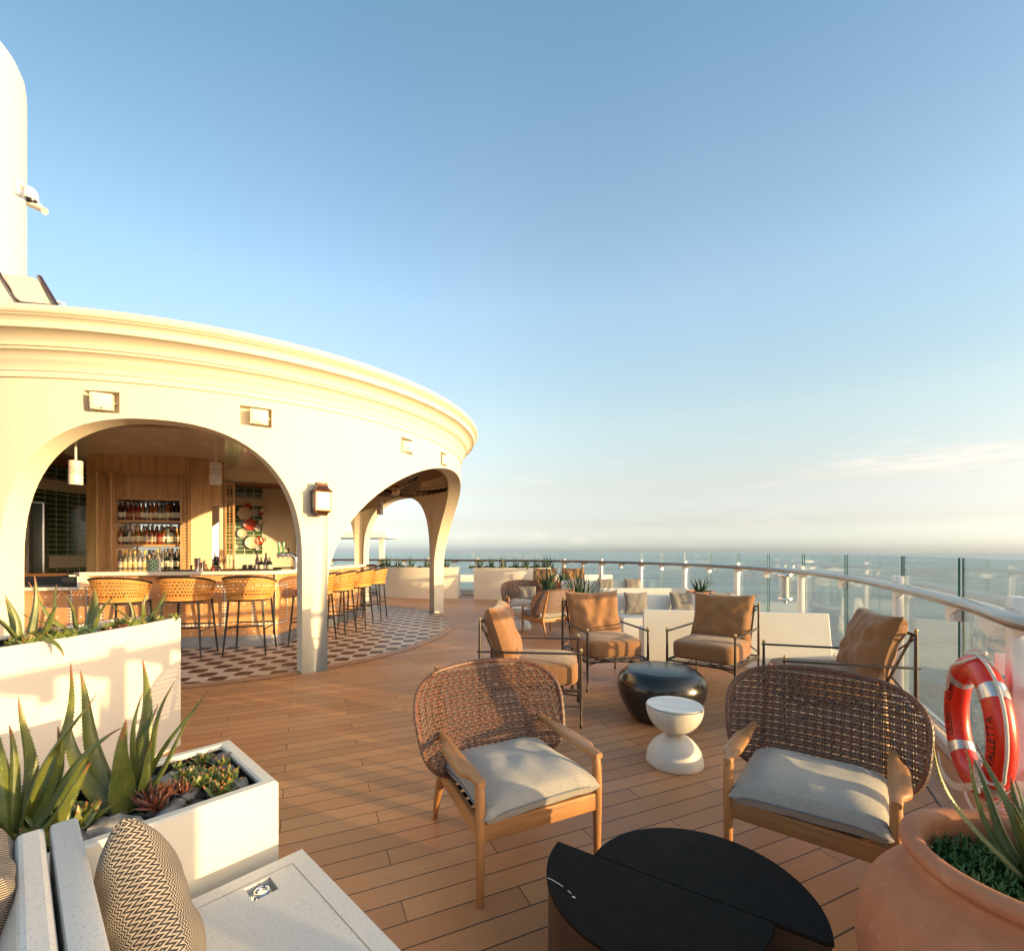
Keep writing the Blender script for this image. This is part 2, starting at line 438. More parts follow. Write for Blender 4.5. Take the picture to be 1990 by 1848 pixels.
def m_bartile():
    t = NT('terracotta_bar_tile'); c = t.coord('UV'); x, y, z = t.sep(c)
    P = .165
    fx = t.math('ABSOLUTE', t.math('SUBTRACT', t.math('FRACT', t.math('DIVIDE', x, P)), .5))
    fy = t.math('ABSOLUTE', t.math('SUBTRACT', t.math('FRACT', t.math('DIVIDE', y, P)), .5))
    dia = t.math('LESS_THAN', t.math('ADD', fx, fy), .13)
    ln = t.math('MAXIMUM', t.math('LESS_THAN', fx, .014), t.math('LESS_THAN', fy, .014))
    # framed panels of small diamonds
    px = t.math('ABSOLUTE', t.math('SUBTRACT', t.math('FRACT', t.math('DIVIDE', x, 1.155)), .5))
    py = t.math('ABSOLUTE', t.math('SUBTRACT', y, .72))
    inx = t.math('MULTIPLY', t.math('LESS_THAN', t.math('ABSOLUTE', t.math('SUBTRACT', px, .30)), .030), t.math('LESS_THAN', py, .36))
    iny = t.math('MULTIPLY', t.math('LESS_THAN', t.math('ABSOLUTE', t.math('SUBTRACT', py, .335)), .032), t.math('LESS_THAN', px, .32))
    fr = t.math('MAXIMUM', inx, iny)
    sx = t.math('ABSOLUTE', t.math('SUBTRACT', t.math('FRACT', t.math('DIVIDE', x, .055)), .5)); sy = t.math('ABSOLUTE', t.math('SUBTRACT', t.math('FRACT', t.math('DIVIDE', y, .055)), .5))
    sd = t.math('GREATER_THAN', t.math('ADD', sx, sy), .48)
    n = t.noise(t.coord(), 5, 4)
    base = t.ramp(n, (.3, (.56, .27, .11)), (.7, (.66, .34, .15)))
    col = t.mix(t.math('MULTIPLY', ln, .35), base, (.62, .48, .36))
    col = t.mix(dia, col, (.72, .64, .52))
    col = t.mix(fr, col, t.mix(sd, (.33, .155, .09), (.72, .64, .52)))
    t.set(col, .32); return t.m

def m_cane(name, col, hole=.31, sc=(31, 7)):
    """woven shell with real gaps between the strands"""
    t = NT(name); c = t.coord('UV'); x, y, z = t.sep(c)
    X = t.math('MULTIPLY', x, sc[0]); Y = t.math('MULTIPLY', y, sc[1])
    row = t.math('FLOOR', Y); X = t.math('ADD', X, t.math('MULTIPLY', row, .5))
    fx = t.math('SUBTRACT', t.math('FRACT', X), .5); fy = t.math('SUBTRACT', t.math('FRACT', Y), .5)
    d = t.math('SQRT', t.math('ADD', t.math('POWER', t.math('ABSOLUTE', fx), 2), t.math('POWER', t.math('ABSOLUTE', fy), 2)))
    h = t.math('LESS_THAN', d, hole)
    h = t.math('MULTIPLY', h, t.math('MULTIPLY', t.math('GREATER_THAN', x, .035), t.math('LESS_THAN', x, .965)))
    h = t.math('MULTIPLY', h, t.math('MULTIPLY', t.math('GREATER_THAN', y, .10), t.math('LESS_THAN', y, .90)))
    n = t.noise(t.coord(), 30, 3)
    t.set(t.ramp(n, (.3, tuple(a * .8 for a in col)), (.7, col)), .5)
    t.bump(t.math('MULTIPLY', d, 1.5), .6, .006)
    tr = t.n('BsdfTransparent'); ms = t.n('MixShader')
    t.l(h, ms.inputs[0]); t.l(t.b.outputs[0], ms.inputs[1]); t.l(tr.outputs[0], ms.inputs[2]); t.l(ms.outputs[0], t.o.inputs[0])
    return t.m

def m_glass(name='clear_glass', tint=(.93, .97, .96), refl=1.0, rough=0.0):
    t = NT(name); tr = t.n('BsdfTransparent'); tr.inputs[0].default_value = (*tint, 1)
    gl = t.n('BsdfGlossy'); gl.inputs['Roughness'].default_value = rough
    lw = t.n('LayerWeight'); lw.inputs[0].default_value = .5
    fr = t.math('ADD', .035, t.math('MULTIPLY', t.math('POWER', lw.outputs['Facing'], 5), .9))
    ms = t.n('MixShader'); t.l(t.math('MULTIPLY', fr, refl), ms.inputs[0]); t.l(tr.outputs[0], ms.inputs[1]); t.l(gl.outputs[0], ms.inputs[2])
    t.l(ms.outputs[0], t.o.inputs[0]); return t.m

def m_fabric(name, col, col2, sc=420, rough=.9, bump=.25):
    t = NT(name); c = t.coord()
    a = t.noise(t.coord('Object', (sc, sc * .16, sc * .16)), 1.0, 2); b = t.noise(t.coord('Object', (sc * .16, sc, sc)), 1.0, 2)
    wv = t.math('ADD', t.math('MULTIPLY', a, .5), t.math('MULTIPLY', b, .5))
    n = t.noise(c, 5, 6, .65); sl = t.noise(t.coord('Object', (6, 6, 60)), 6, 3)
    cc = t.mix(t.ramp(wv, (.38, 0.0), (.62, 1.0)), col, col2)
    cc = t.mix(.30, cc, t.ramp(n, (.3, .62), (.7, 1.0)), 'MULTIPLY')
    cc = t.mix(.2, cc, t.ramp(sl, (.35, .6), (.65, 1.0)), 'MULTIPLY')
    t.set(cc, rough); t.b.inputs['Sheen Weight'].default_value = .25
    h = t.math('ADD', t.math('MULTIPLY', wv, .3), t.math('MULTIPLY', t.noise(c, 14, 5), 1.2))
    t.bump(h, bump, .006); return t.m

def m_herring():
    t = NT('herringbone_weave'); c = t.coord('UV'); x, y, z = t.sep(c)
    zx = t.math('PINGPONG', t.math('MULTIPLY', x, 56), 1.0)
    v = t.math('FRACT', t.math('ADD', t.math('MULTIPLY', y, 80), t.math('MULTIPLY', zx, .95)))
    s = t.ramp(t.math('ABSOLUTE', t.math('SUBTRACT', v, .5)), (.20, 0.0), (.30, 1.0))
    n = t.noise(t.coord('UV', 160), 1, 3)
    light = t.mix(n, (.24, .20, .16), (.40, .345, .285))
    t.set(t.mix(s, (.020, .020, .022), light), .92); t.bump(s, .5, .003); return t.m

def m_leaf(name, a, b, tip=(.28, .07, .03), spots=.4, rough=.42):
    t = NT(name); c = t.coord('UV'); x, y, z = t.sep(c)
    n = t.noise(t.coord(), 9, 5, .6)
    col = t.ramp(n, (.25, a), (.75, b))
    sp = t.ramp(t.noise(t.coord('Object', (60, 60, 22)), 1.0, 3, .6), (.64, 0.0), (.72, spots))
    col = t.mix(sp, col, tuple(min(1, k * 2.2 + .05) for k in b))
    tipm = t.ramp(t.math('ADD', x, t.math('MULTIPLY', t.math('SUBTRACT', n, .5), .35)), (.86, 0.0), (1.02, 1.0))
    t.set(t.mix(tipm, col, tip), rough); t.b.inputs['Subsurface Weight'].default_value = .06
    t.b.inputs['Subsurface Radius'].default_value = (.02, .03, .01)
    t.bump(t.noise(t.coord('Object', (40, 40, 8)), 2, 4), .12, .003); return t.m

def m_sea():
    t = NT('sea_water'); c = t.coord('Object', (1.0, 2.2, 1))
    n1 = t.noise(c, .055, 9, .62); n2 = t.noise(t.coord('Object', (.16, 1.0, 1)), .03, 8, .7); n3 = t.noise(c, .30, 6, .6)
    n4 = t.noise(t.coord('Object', (.25, 1.0, 1)), .0045, 5, .6)
    mixn = t.math('ADD', t.math('MULTIPLY', n2, .6), t.math('MULTIPLY', n4, .4))
    t.set(t.ramp(mixn, (.38, (.055, .150, .195)), (.5, (.14, .28, .34)), (.62, (.30, .45, .50))), .09)
    t.b.inputs['IOR'].default_value = 1.33
    h = t.math('ADD', t.math('ADD', n1, t.math('MULTIPLY', n2, .8)), t.math('MULTIPLY', n3, .22))
    t.bump(h, 1.0, 13.0); return t.m

def m_terra():
    t = NT('weathered_terracotta'); c = t.coord()
    n = t.noise(c, 3.2, 7, .65); b = t.noise(c, 9, 6, .7); f = t.noise(c, 120, 3, .6)
    col = t.ramp(n, (.3, (.36, .125, .060)), (.55, (.45, .185, .095)), (.75, (.52, .26, .16)))
    col = t.mix(t.ramp(b, (.56, 0.0), (.72, .45)), col, (.58, .40, .30))
    col = t.mix(t.ramp(f, (.66, 0.0), (.74, .7)), col, (.20, .075, .04))
    t.set(col, .85); t.bump(t.math('ADD', b, t.math('MULTIPLY', f, .3)), .35, .004); return t.m
M = dict(
    deck=m_deck(), border=m_border(), ftile=m_floor_tile(), plaster=m_plaster(), gtile=m_gtile(), btile=m_bartile(),
    paint=simple('white_paint', (.70, .67, .62), .38, .03, 3, .04, 30),
    railwhite=simple('railing_white_paint', (.80, .79, .76), .28, .03, 3, .02, 30, coat=.3),
    terr=m_terrazzo(), terrfine=m_terrazzo('cream_terrazzo', (.70, .665, .60), (.30, .22, .16), 260, .4),
    stone=simple('counter_stone', (.74, .69, .60), .12, .05, 6, coat=.4),
    steel=simple('brushed_steel', (.55, .55, .55), .22, .06, 20, metal=1),
    kick=simple('steel_kick_plate', (.36, .36, .38), .42, .15, 6, metal=.8),
    chrome=simple('chrome', (.8, .8, .8), .06, .02, 5, metal=1),
    brass=simple('brass', (.62, .42, .20), .28, .1, 30, metal=1),
    iron=simple('bronzed_iron', (.085, .068, .055), .38, .25, 18, .15, 120, metal=.75),
    blackm=simple('black_metal', (.012, .012, .013), .36, .1, 20),
    blackt=simple('black_table_paint', (.013, .0100, .0080), .5, .2, 14, .05, 160, spec=.05),
    drum=simple('black_lacquer', (.012, .011, .010), .22, .2, 9, coat=.25),
    teak=wood('teak', (.43, .195, .072), 1.0, 'Z', .48), teakx=wood('teak_lengthwise', (.43, .195, .072), 1.0, 'X', .48),
    teaky=wood('teak_arm', (.44, .205, .08), 1.0, 'Y', .45),
    oak=wood('oak_veneer', (.60, .35, .155), .55, 'Z', .4, .28), oakx=wood('oak_shelf', (.58, .35, .16), .55, 'X', .42, .25),
    ceilwood=wood('ceiling_wood', (.22, .085, .035), .8, 'X', .45),
    ceil=simple('ceiling_gloss_paint', (.74, .69, .61), .14, .04, 2, coat=.6),
    wick=simple('wicker_strand', (.140, .056, .029), .45, .45, 60, .2, 300),
    wickd=simple('wicker_upright', (.085, .035, .022), .45, .4, 60, .2, 300),
    wickl=simple('wicker_lacing', (.24, .19, .15), .4, .3, 80),
    greyf=m_fabric('grey_outdoor_fabric', (.28, .25, .215), (.44, .40, .355), 700, .9, .2),
    brownf=m_fabric('rust_linen', (.235, .104, .038), (.35, .168, .066), 600, .92, .7),
    taupef=m_fabric('taupe_linen', (.20, .17, .14), (.30, .26, .215), 500, .9, .3),
    herring=m_herring(),
    cane=m_cane('orange_cane', (.66, .30, .07)), canerim=simple('cane_rim', (.62, .30, .09), .5, .15, 30),
    redseat=simple('red_upholstery', (.33, .055, .025), .6, .12, 20, .1, 200),
    glass=m_glass('railing_glass', (.955, .982, .975), 1.0), edge=simple('glass_edge', (.02, .09, .06), .15, .1, 10),
    lglass=m_glass('lamp_glass', (.97, .97, .95), 1.0),
    mirror=simple('mirror', (.85, .86, .87), .02, .01, 5, metal=1),
    terra=m_terra(),
    terra2=simple('terracotta_bowl', (.46, .17, .075), .7, .12, 5, .1, 40),
    soil=simple('soil', (.03, .024, .018), .95, .3, 30, .6, 60),
    pebble=simple('grey_pebble', (.15, .145, .14), .6, .5, 9, .15, 60),
    pebbleb=simple('buff_pebble', (.34, .27, .19), .65, .35, 12, .15, 60),
    rock=simple('veined_rock', (.25, .225, .20), .7, .6, 14, .5, 40),
    agave=m_leaf('agave_leaf', (.045, .075, .018), (.175, .185, .040)),
    agaved=m_leaf('dark_agave_leaf', (.018, .05, .022), (.05, .10, .045), (.14, .06, .03), .6),
    succ=m_leaf('jade_leaf', (.06, .10, .02), (.17, .19, .04), (.45, .13, .05), .15),
    succr=m_leaf('red_succulent_leaf', (.10, .035, .02), (.20, .06, .035), (.16, .13, .03), 0),
    herb=m_leaf('groundcover_leaf', (.025, .08, .012), (.07, .16, .03), (.10, .2, .04), 0),
    red=simple('orange_red_ring', (.66, .022, .006), .34, .03, 4, coat=.12),
    reflect=simple('reflective_tape', (.62, .63, .63), .28, .08, 30, metal=.7),
    rope=simple('white_rope', (.66, .63, .57), .8, .1, 80, .6, 160),
    strap=simple('white_strap', (.68, .65, .58), .55, .05, 20),
    ink=simple('black_lettering', (.012, .01, .01), .5, .05, 10),
    lantern=simple('dark_bronze', (.075, .030, .018), .35, .2, 20, .1, 80, metal=.5),
    frost=simple('seeded_glass', (.34, .29, .20), .25, .12, 25, .4, 60),
    speaker=simple('speaker_cream', (.68, .60, .45), .5, .04, 10),
    fan=simple('bronze_fan_blade', (.105, .065, .038), .4, .35, 22, .2, 60, metal=.35),
    handrail=simple('varnished_handrail', (.19, .115, .09), .24, .2, 5, metal=.45, coat=.6),
    panelglass=simple('pale_lens_panel', (.85, .73, .52), .3, .03, 4),
    doorm=simple('dark_green_door', (.022, .030, .014), .25, .2, 3),
    cream=simple('cream_planter_paint', (.80, .735, .63), .45, .03, 3, .04, 30),
    piping=simple('blue_grey_piping', (.17, .175, .19), .8, .1, 60),
    hull=simple('white_hull', (.74, .72, .68), .4, .03, 2),
    printer=simple('black_plastic', (.015, .015, .016), .4, .1, 20),
    paper=simple('paper', (.7, .68, .62), .8, .03, 10),
)

# ================================================================ THE SETTING
# rail path in plan (handrail line), near end first
RAILP = [(.95, -2.6), (1.42, -1.0), (1.80, .35), (2.12, 1.4), (2.44, 2.19), (2.96, 3.05), (3.70, 4.5), (4.33, 6.0), (4.85, 8.0), (4.95, 9.8), (4.6, 11.8),
         (3.8, 13.8), (2.4, 15.6), (.6, 16.9), (-1.5, 17.7), (-5, 18.7), (-9.5, 19.6), (-16, 20.2)]
RAIL = bez([(x, y, 0) for x, y in RAILP], 10)
def offset(path, d):
    o = []
    for i, p in enumerate(path):
        a = path[max(0, i - 1)]; b = path[min(len(path) - 1, i + 1)]; t = (b - a).normalized()
        o.append(p + Vector((t.y, -t.x, 0)) * d)          # positive: outboard
    return o
def rail_at_px(px, path):
    """where the line of sight of an image column crosses the rail"""
    k = (px - CX) / F
    best = None
    for i in range(len(path) - 1):
        a, b = path[i], path[i + 1]; fa = a.x - k * a.y; fb = b.x - k * b.y
        if fa * fb <= 0 and a.y > .5:
            t = fa / (fa - fb); return a.lerp(b, t), (b - a).normalized(), i + t
    return best
# deck: one sheet inside the rail line
edge_ = offset(RAIL, .16)
poly = [(p.x, p.y) for p in edge_] + [(-30, 20), (-30, -8), (.9, -8)]
mb = MB(); mb.prism(poly, -.25, 0); deck = mb.build('deck', M['deck'], smooth=False); tag(deck, kind='structure')
# curved margin boards along the edge
mb = MB(); a = offset(RAIL, .145); b = offset(RAIL, -.16); L = 0; vs = []; uv = []; fs = []
for i in range(len(a)):
    if i: L += (a[i] - a[i - 1]).length
    vs += [(b[i].x, b[i].y, .004), (a[i].x, a[i].y, .004)]; uv += [(L, 0.002), (L, .0985)]
    if i: fs.append((2 * i - 2, 2 * i - 1, 2 * i + 1, 2 * i))
mb.add(vs, fs, uv); tag(mb.build('deck_edge_boards', M['border'], smooth=False), kind='structure')
# sea
mb = MB(); R_ = 15200
mb.add([(0, 0, -46)] + [(R_ * cos(2 * pi * k / 96), R_ * sin(2 * pi * k / 96), -46) for k in range(96)], [(0, 1 + k, 1 + (k + 1) % 96) for k in range(96)])
tag(mb.build('sea', m_sea(), smooth=False), kind='structure')
# ship side below the rail
mb = MB(); o1 = offset(RAIL, .165); o2 = offset(RAIL, 1.3)
for i in range(len(o1) - 1):
    mb.add([(o1[i].x, o1[i].y, -.03), (o1[i + 1].x, o1[i + 1].y, -.03), (o1[i + 1].x, o1[i + 1].y, -6), (o1[i].x, o1[i].y, -6)], [(0, 1, 2, 3)])
tag(mb.build('ship_side', M['hull']), kind='structure')

# ---------------------------------------------------------------- bar pavilion
BC = Vector((-5.75, 9.95, 0))
RO, RI = 4.70, 4.43
def RAD(a, R):                                   # plan is a touch flattened towards the bow
    return R - .07 * max(0, cos(radians(a))) ** 4
def PC(a, R, z): r = RAD(a, R); return (BC.x + r * cos(radians(a)), BC.y + r * sin(radians(a)), z)
ARCH = [(-136, -95, 1.5, 3.2, 2.4), (-90, -51.3, 1.5, 3.2, 2.4), (-47.2, 32.6, 1.13, 3.24, 2.0), (36.6, 73.6, 1.5, 3.2, 2.4), (77.6, 101, 1.5, 3.15, 2.4)]
NICHE = [(-79.45, -75.0), (-60.2, -55.8), (-31.6, -28.2), (-16.9, -13.4)]
def build_wall():
    ang = {}
    def addA(a): ang[round(a, 3)] = 1
    a = -180
    while a < 180: addA(a); a += 3
    for l, r, *_ in ARCH:
        for k in list(ang):
            if l - 1.2 < k < r + 1.2: del ang[k]
        n = 40
        for i in range(n + 1): addA((l + r) / 2 - (r - l) / 2 * cos(pi * i / n))
    for l, r in NICHE: addA(l); addA(r)
    A = sorted(ang); A.append(A[0] + 360)
    def zlow(a, side):
        aa = ((a + 180) % 360) - 180
        for l, r, z0, z1, p in ARCH:
            if l - 1e-4 <= aa <= r + 1e-4:
                u = abs((aa - (l + r) / 2) / ((r - l) / 2)); u = min(1, u)
                return z0 + (z1 - z0) * (max(0, 1 - u ** p)) ** (1 / p)
        return 0
    def inarch(a0, a1):
        m = (((a0 + a1) / 2 + 180) % 360) - 180
        for ar in ARCH:
            if ar[0] < m < ar[1]: return ar
        return None
    def q(mb, p): mb.add(p, [(0, 1, 2, 3)])
    mb = MB(); Z1, N0, N1 = 3.63, 3.24, 3.485
    for i in range(len(A) - 1):
        a0, a1 = A[i], A[i + 1]; ar = inarch(a0, a1); mid = (((a0 + a1) / 2 + 180) % 360) - 180
        z0 = zlow(a0, 1) if ar else 0; z1 = zlow(a1, 0) if ar else 0
        nz = any(l < mid < r for l, r in NICHE)
        for R, fl in ((RO, 0), (RI, 1)):
            rows = [(None, N0), (N0, N1), (N1, Z1)]
            for lo, hi in rows:
                if nz and lo == N0 and not fl: continue
                b0 = z0 if lo is None else lo; b1 = z1 if lo is None else lo
                P = [PC(a0, R, b0), PC(a1, R, b1), PC(a1, R, hi), PC(a0, R, hi)]
                q(mb, P if not fl else P[::-1])
        if ar: q(mb, [PC(a0, RI, z0), PC(a1, RI, z1), PC(a1, RO, z1), PC(a0, RO, z0)])
        if nz:
            Rn = RO - .11
            q(mb, [PC(a0, Rn, N0), PC(a1, Rn, N0), PC(a1, Rn, N1), PC(a0, Rn, N1)])
            q(mb, [PC(a0, Rn, N0), PC(a0, RO, N0), PC(a1, RO, N0), PC(a1, Rn, N0)])
            q(mb, [PC(a0, Rn, N1), PC(a1, Rn, N1), PC(a1, RO, N1), PC(a0, RO, N1)])
            for e_, s_ in ((a0, 0), (a1, 1)):
                if any(abs(e_ - n_[s_]) < 1e-2 for n_ in NICHE):
                    q(mb, [PC(e_, RO, N0), PC(e_, Rn, N0), PC(e_, Rn, N1), PC(e_, RO, N1)])
    for l, r, z0, *_ in ARCH:                       # jambs
        q(mb, [PC(l, RI, 0), PC(l, RO, 0), PC(l, RO, z0), PC(l, RI, z0)])
        q(mb, [PC(r, RO, 0), PC(r, RI, 0), PC(r, RI, z0), PC(r, RO, z0)])
    return mb
pav = thing('bar_pavilion', 'round cream plaster bar pavilion with tall arches and a moulded cornice', 'pavilion', tuple(BC))
def pbuild(mb, name, mat, par, **k):
    """world-space mesh parented to a thing standing at its own base"""
    o = mb.build(name, mat, par, **k); o.location = -Vector(par.location) if par.rotation_euler.z == 0 else o.location
    return o
pbuild(build_wall(), 'wall', M['plaster'], pav, sharp=30, merge=True)
# cornice: swept moulding
prof = [(4.70, 3.60), (4.722, 3.60), (4.728, 3.635), (4.722, 3.665), (4.735, 3.672), (4.742, 3.76), (4.762, 3.775), (4.768, 3.80), (4.785, 3.835), (4.815, 3.862), (4.84, 3.868),
        (4.845, 3.885), (4.838, 3.888), (4.838, 3.896), (4.858, 3.90), (4.862, 3.916), (4.852, 3.92), (4.860, 3.95), (4.885, 3.99), (4.925, 4.02), (4.965, 4.035), (4.995, 4.04),
        (5.003, 4.06), (5.000, 4.085), (4.992, 4.095), (5.000, 4.12), (5.022, 4.145), (5.045, 4.155), (5.042, 4.165), (5.062, 4.172), (5.075, 4.20), (5.07, 4.245), (5.055, 4.262), (4.9, 4.27), (3.6, 4.30), (0.001, 4.34)]
mb = MB()
mb.grid(lambda a, b: PC(a * 360, prof[round(b * (len(prof) - 1))][0], prof[round(b * (len(prof) - 1))][1]), 180, len(prof) - 1, cu=True)
pbuild(mb, 'cornice', M['plaster'], pav, sharp=50)
# ceilings
def disc(R0, R1, z, th=.03, c=BC, n=96):
    mb = MB(); vs = []; fs = []
    for k in range(n):
        A = 2 * pi * k / n
        for r, zz in ((R0, z), (R1, z), (R1, z + th), (R0, z + th)): vs.append((c[0] + r * cos(A), c[1] + r * sin(A), zz))
    for k in range(n):
        a = 4 * k; b = 4 * ((k + 1) % n)
        for j in range(4): fs.append((a + j, b + j, b + (j + 1) % 4, a + (j + 1) % 4))
    return mb.add(vs, fs)
pbuild(disc(2.85, 4.34, 3.53), 'soffit', M['ceilwood'], pav)
pbuild(disc(.01, 2.95, 3.50, .05), 'ceiling', M['ceil'], pav)
# tiled inner lining on the closed side
def lining(name, a0, a1, R, z0, z1, mat, th=.02):
    mb = MB(); n = 60
    def fn(u, v): return PC(a0 + (a1 - a0) * u, R - (0 if 0 <= v <= 1 else 0), z0 + (z1 - z0) * v)
    vs = []; uv = []; fs = []
    for i in range(n + 1):
        a = a0 + (a1 - a0) * i / n; s = radians(a - a0) * R
        for r, z in ((R, z0), (R, z1), (R + th, z1), (R + th, z0)):
            vs.append(PC(a, r, z)); uv.append((s, z))
    for i in range(n):
        for j in range(4): fs.append((4 * i + j, 4 * i + (j + 1) % 4, 4 * i + 4 + (j + 1) % 4, 4 * i + 4 + j))
    mb.add(vs, fs, uv); pbuild(mb, name, mat, pav)
lining('tile_panel', 112.7, 221, 4.36, 1.55, 2.98, M['gtile'])
lining('tile_band', 112.7, 221, 4.36, 3.22, 3.52, M['gtile'])
lining('tile_base', 128, 221, 4.36, .0, 1.28, M['gtile'])
lining('white_band', 112.7, 221, 4.355, 1.28, 1.55, M['plaster'])
lining('frieze', 112.7, 221, 4.35, 2.98, 3.22, M['plaster'])
for k, (x, y) in enumerate([(-6.7, 7.9), (-6.2, 8.2), (-5.35, 8.15), (-5.05, 8.9), (-4.4, 9.0), (-5.6, 7.75), (-4.9, 11.2), (-5.5, 12.1)]):
    r_ = MB(); r_.lathe([(.045, -.008), (.075, -.008), (.078, 0), (.045, 0)], 20, (x, y, 3.499)); d_ = pbuild(r_, 'downlight', M['ceil'], pav)
    r_ = MB(); r_.lathe([(.001, -.004), (.044, -.004), (.044, 0.0)], 16, (x, y, 3.498)); r_.build('lens', M['blackm'], d_)
# floor inside the pavilion
def trad(a): return 4.5 - .21 * max(0, cos(radians(a + 2))) ** 4
mb = MB(); n = 120
mb.add([(BC.x, BC.y, .005)] + [(BC.x + trad(360 * k / n) * cos(2 * pi * k / n), BC.y + trad(360 * k / n) * sin(2 * pi * k / n), .005) for k in range(n)], [(0, 1 + k, 1 + (k + 1) % n) for k in range(n)])
tag(mb.build('tile_floor', M['ftile'], smooth=False), kind='structure')
mb = MB(); vs = []; uv = []; fs = []
for k in range(n + 1):
    a = 2 * pi * k / n; r = trad(360 * k / n)
    vs += [(BC.x + r * cos(a), BC.y + r * sin(a), .008), (BC.x + (r + .20) * cos(a), BC.y + (r + .20) * sin(a), .008)]; uv += [(a * r, .006), (a * r, .202)]
    if k: fs.append((2 * k - 2, 2 * k - 1, 2 * k + 1, 2 * k))
mb.add(vs, fs, uv); tag(mb.build('floor_border_boards', M['border'], smooth=False), kind='structure')

# ---------------------------------------------------------------- things on the pavilion wall
def on_wall(a, z, R=RO): p = PC(a, R, z); return p, radians(a) + pi / 2      # local -y faces outwards
def speaker(a, z, turn, tilt, lab, sc=1):
    p, r = on_wall(a, z, RO - .03)
    t = thing('loudspeaker', lab, 'speaker', p, r + turn, 'loudspeakers in the wall niches')
    B = RX(tilt)
    mb = MB(); mb.box((0, 0, 0), (.205 * sc, .15, .19 * sc), basis=B, bev=.012); mb.build('cabinet', M['speaker'], t)
    mb = MB(); mb.box(B @ Vector((0, -.078, 0)), (.165 * sc, .008, .15 * sc), basis=B, bev=.003); g = mb.build('grille', M['panelglass'], t)
    mb = MB(); mb.box(B @ Vector((0, -.083, -.072 * sc)), (.016, .004, .014), basis=B); mb.build('badge', M['blackm'], g)
    mb = MB()
    for s in (-1, 1):
        mb.bar((s * .112 * sc, .0, 0), (s * .112 * sc, .11, .0), .03, .012)
    mb.bar((-.118 * sc, .104, 0), (.118 * sc, .104, 0), .012, .03); mb.build('bracket', M['speaker'], t)
speaker(-77.2, 3.365, .30, .10, 'cream loudspeaker swivelled in the wall niche above the left of the big bar arch')
speaker(-57.6, 3.362, .0, .06, 'square cream loudspeaker in the niche above the right shoulder of the bar arch')
speaker(-29.7, 3.352, -.55, .12, 'cream loudspeaker tilted in the small niche below the cornice, above the far arch', .95)
speaker(-15.3, 3.350, -.2, .1, 'cream loudspeaker almost edge on in the last niche near the end of the wall', .9)
def lantern():
    p, r = on_wall(-48.75, 2.13)
    t = thing('wall_lantern', 'dark bronze wall lantern with seeded glass on the plaster column', 'lantern', p, r)
    def ring(prof, name, par=None, mat='lantern'):
        mb = MB(); vs = []; fs = []
        for (hx, hy, z) in prof:
            vs += [(-hx, -.125 - hy, z), (hx, -.125 - hy, z), (hx, -.125 + hy, z), (-hx, -.125 + hy, z)]
        m = len(prof)
        for i in range(m - 1):
            for k in range(4): fs.append((4 * i + k, 4 * i + (k + 1) % 4, 4 * i + 4 + (k + 1) % 4, 4 * i + 4 + k))
        fs.append((3, 2, 1, 0)); fs.append(tuple(4 * (m - 1) + k for k in range(4)))
        mb.add(vs, fs); return mb.build(name, M[mat], par or t)
    ring([(.06, .05, 0), (.065, .055, .012), (.068, .058, .03), (.10, .085, .055), (.108, .092, .062), (.108, .092, .075)], 'base')
    ring([(.118, .10, .318), (.122, .105, .33), (.10, .085, .345), (.078, .065, .37), (.066, .054, .405), (.064, .052, .425), (.07, .058, .43), (.07, .058, .445)], 'cap')
    mb = MB()
    for sx in (-1, 1):
        for sy in (-1, 1): mb.box((sx * .098, -.125 + sy * .082, .197), (.014, .014, .245))
    for z in (.082, .312):
        mb.box((0, -.125 - .082, z), (.182, .012, .012)); mb.box((0, -.125 + .082, z), (.182, .012, .012))
        for sx in (-1, 1): mb.box((sx * .098, -.125, z), (.012, .15, .012))
    mb.build('frame', M['lantern'], t)
    mb = MB(); mb.box((0, -.125 - .079, .197), (.182, .004, .218)); mb.box((-.095, -.125, .197), (.004, .15, .218)); mb.box((.095, -.125, .197), (.004, .15, .218)); mb.build('pane', M['frost'], t)
    mb = MB(); mb.lathe([(.028, .1), (.036, .16), (.03, .25), (.012, .28)], 14, (0, -.125, 0)); mb.build('bulb', M['paper'], t)
    mb = MB(); mb.box((0, -.012, .22), (.12, .024, .34), bev=.006); mb.box((0, -.03, .2), (.05, .04, .2)); mb.build('backplate', M['lantern'], t)
lantern()
def pendant(x, y, z, lab, first=None, ztop=3.5):
    if first: return dup(first, (x, y, z), 0, lab)
    t = thing('pendant_lamp', lab, 'pendant lamp', (x, y, z), 0, 'cylindrical pendant lamps over the bar')
    mb = MB(); mb.lathe([(.082, .0), (.088, .004), (.088, .372), (.080, .378), (.02, .38), (.02, .372), (.076, .365), (.078, .0)], 36); s = mb.build('shade', m_pend, t)
    mb = MB(); mb.lathe([(.017, .378), (.017, 1.0)], 12); mb.build('stem', M['paint'], t)
    mb = MB(); mb.lathe([(.02, .12), (.032, .16), (.03, .22), (.015, .25)], 12); mb.build('bulb', M['paper'], t)
    return t
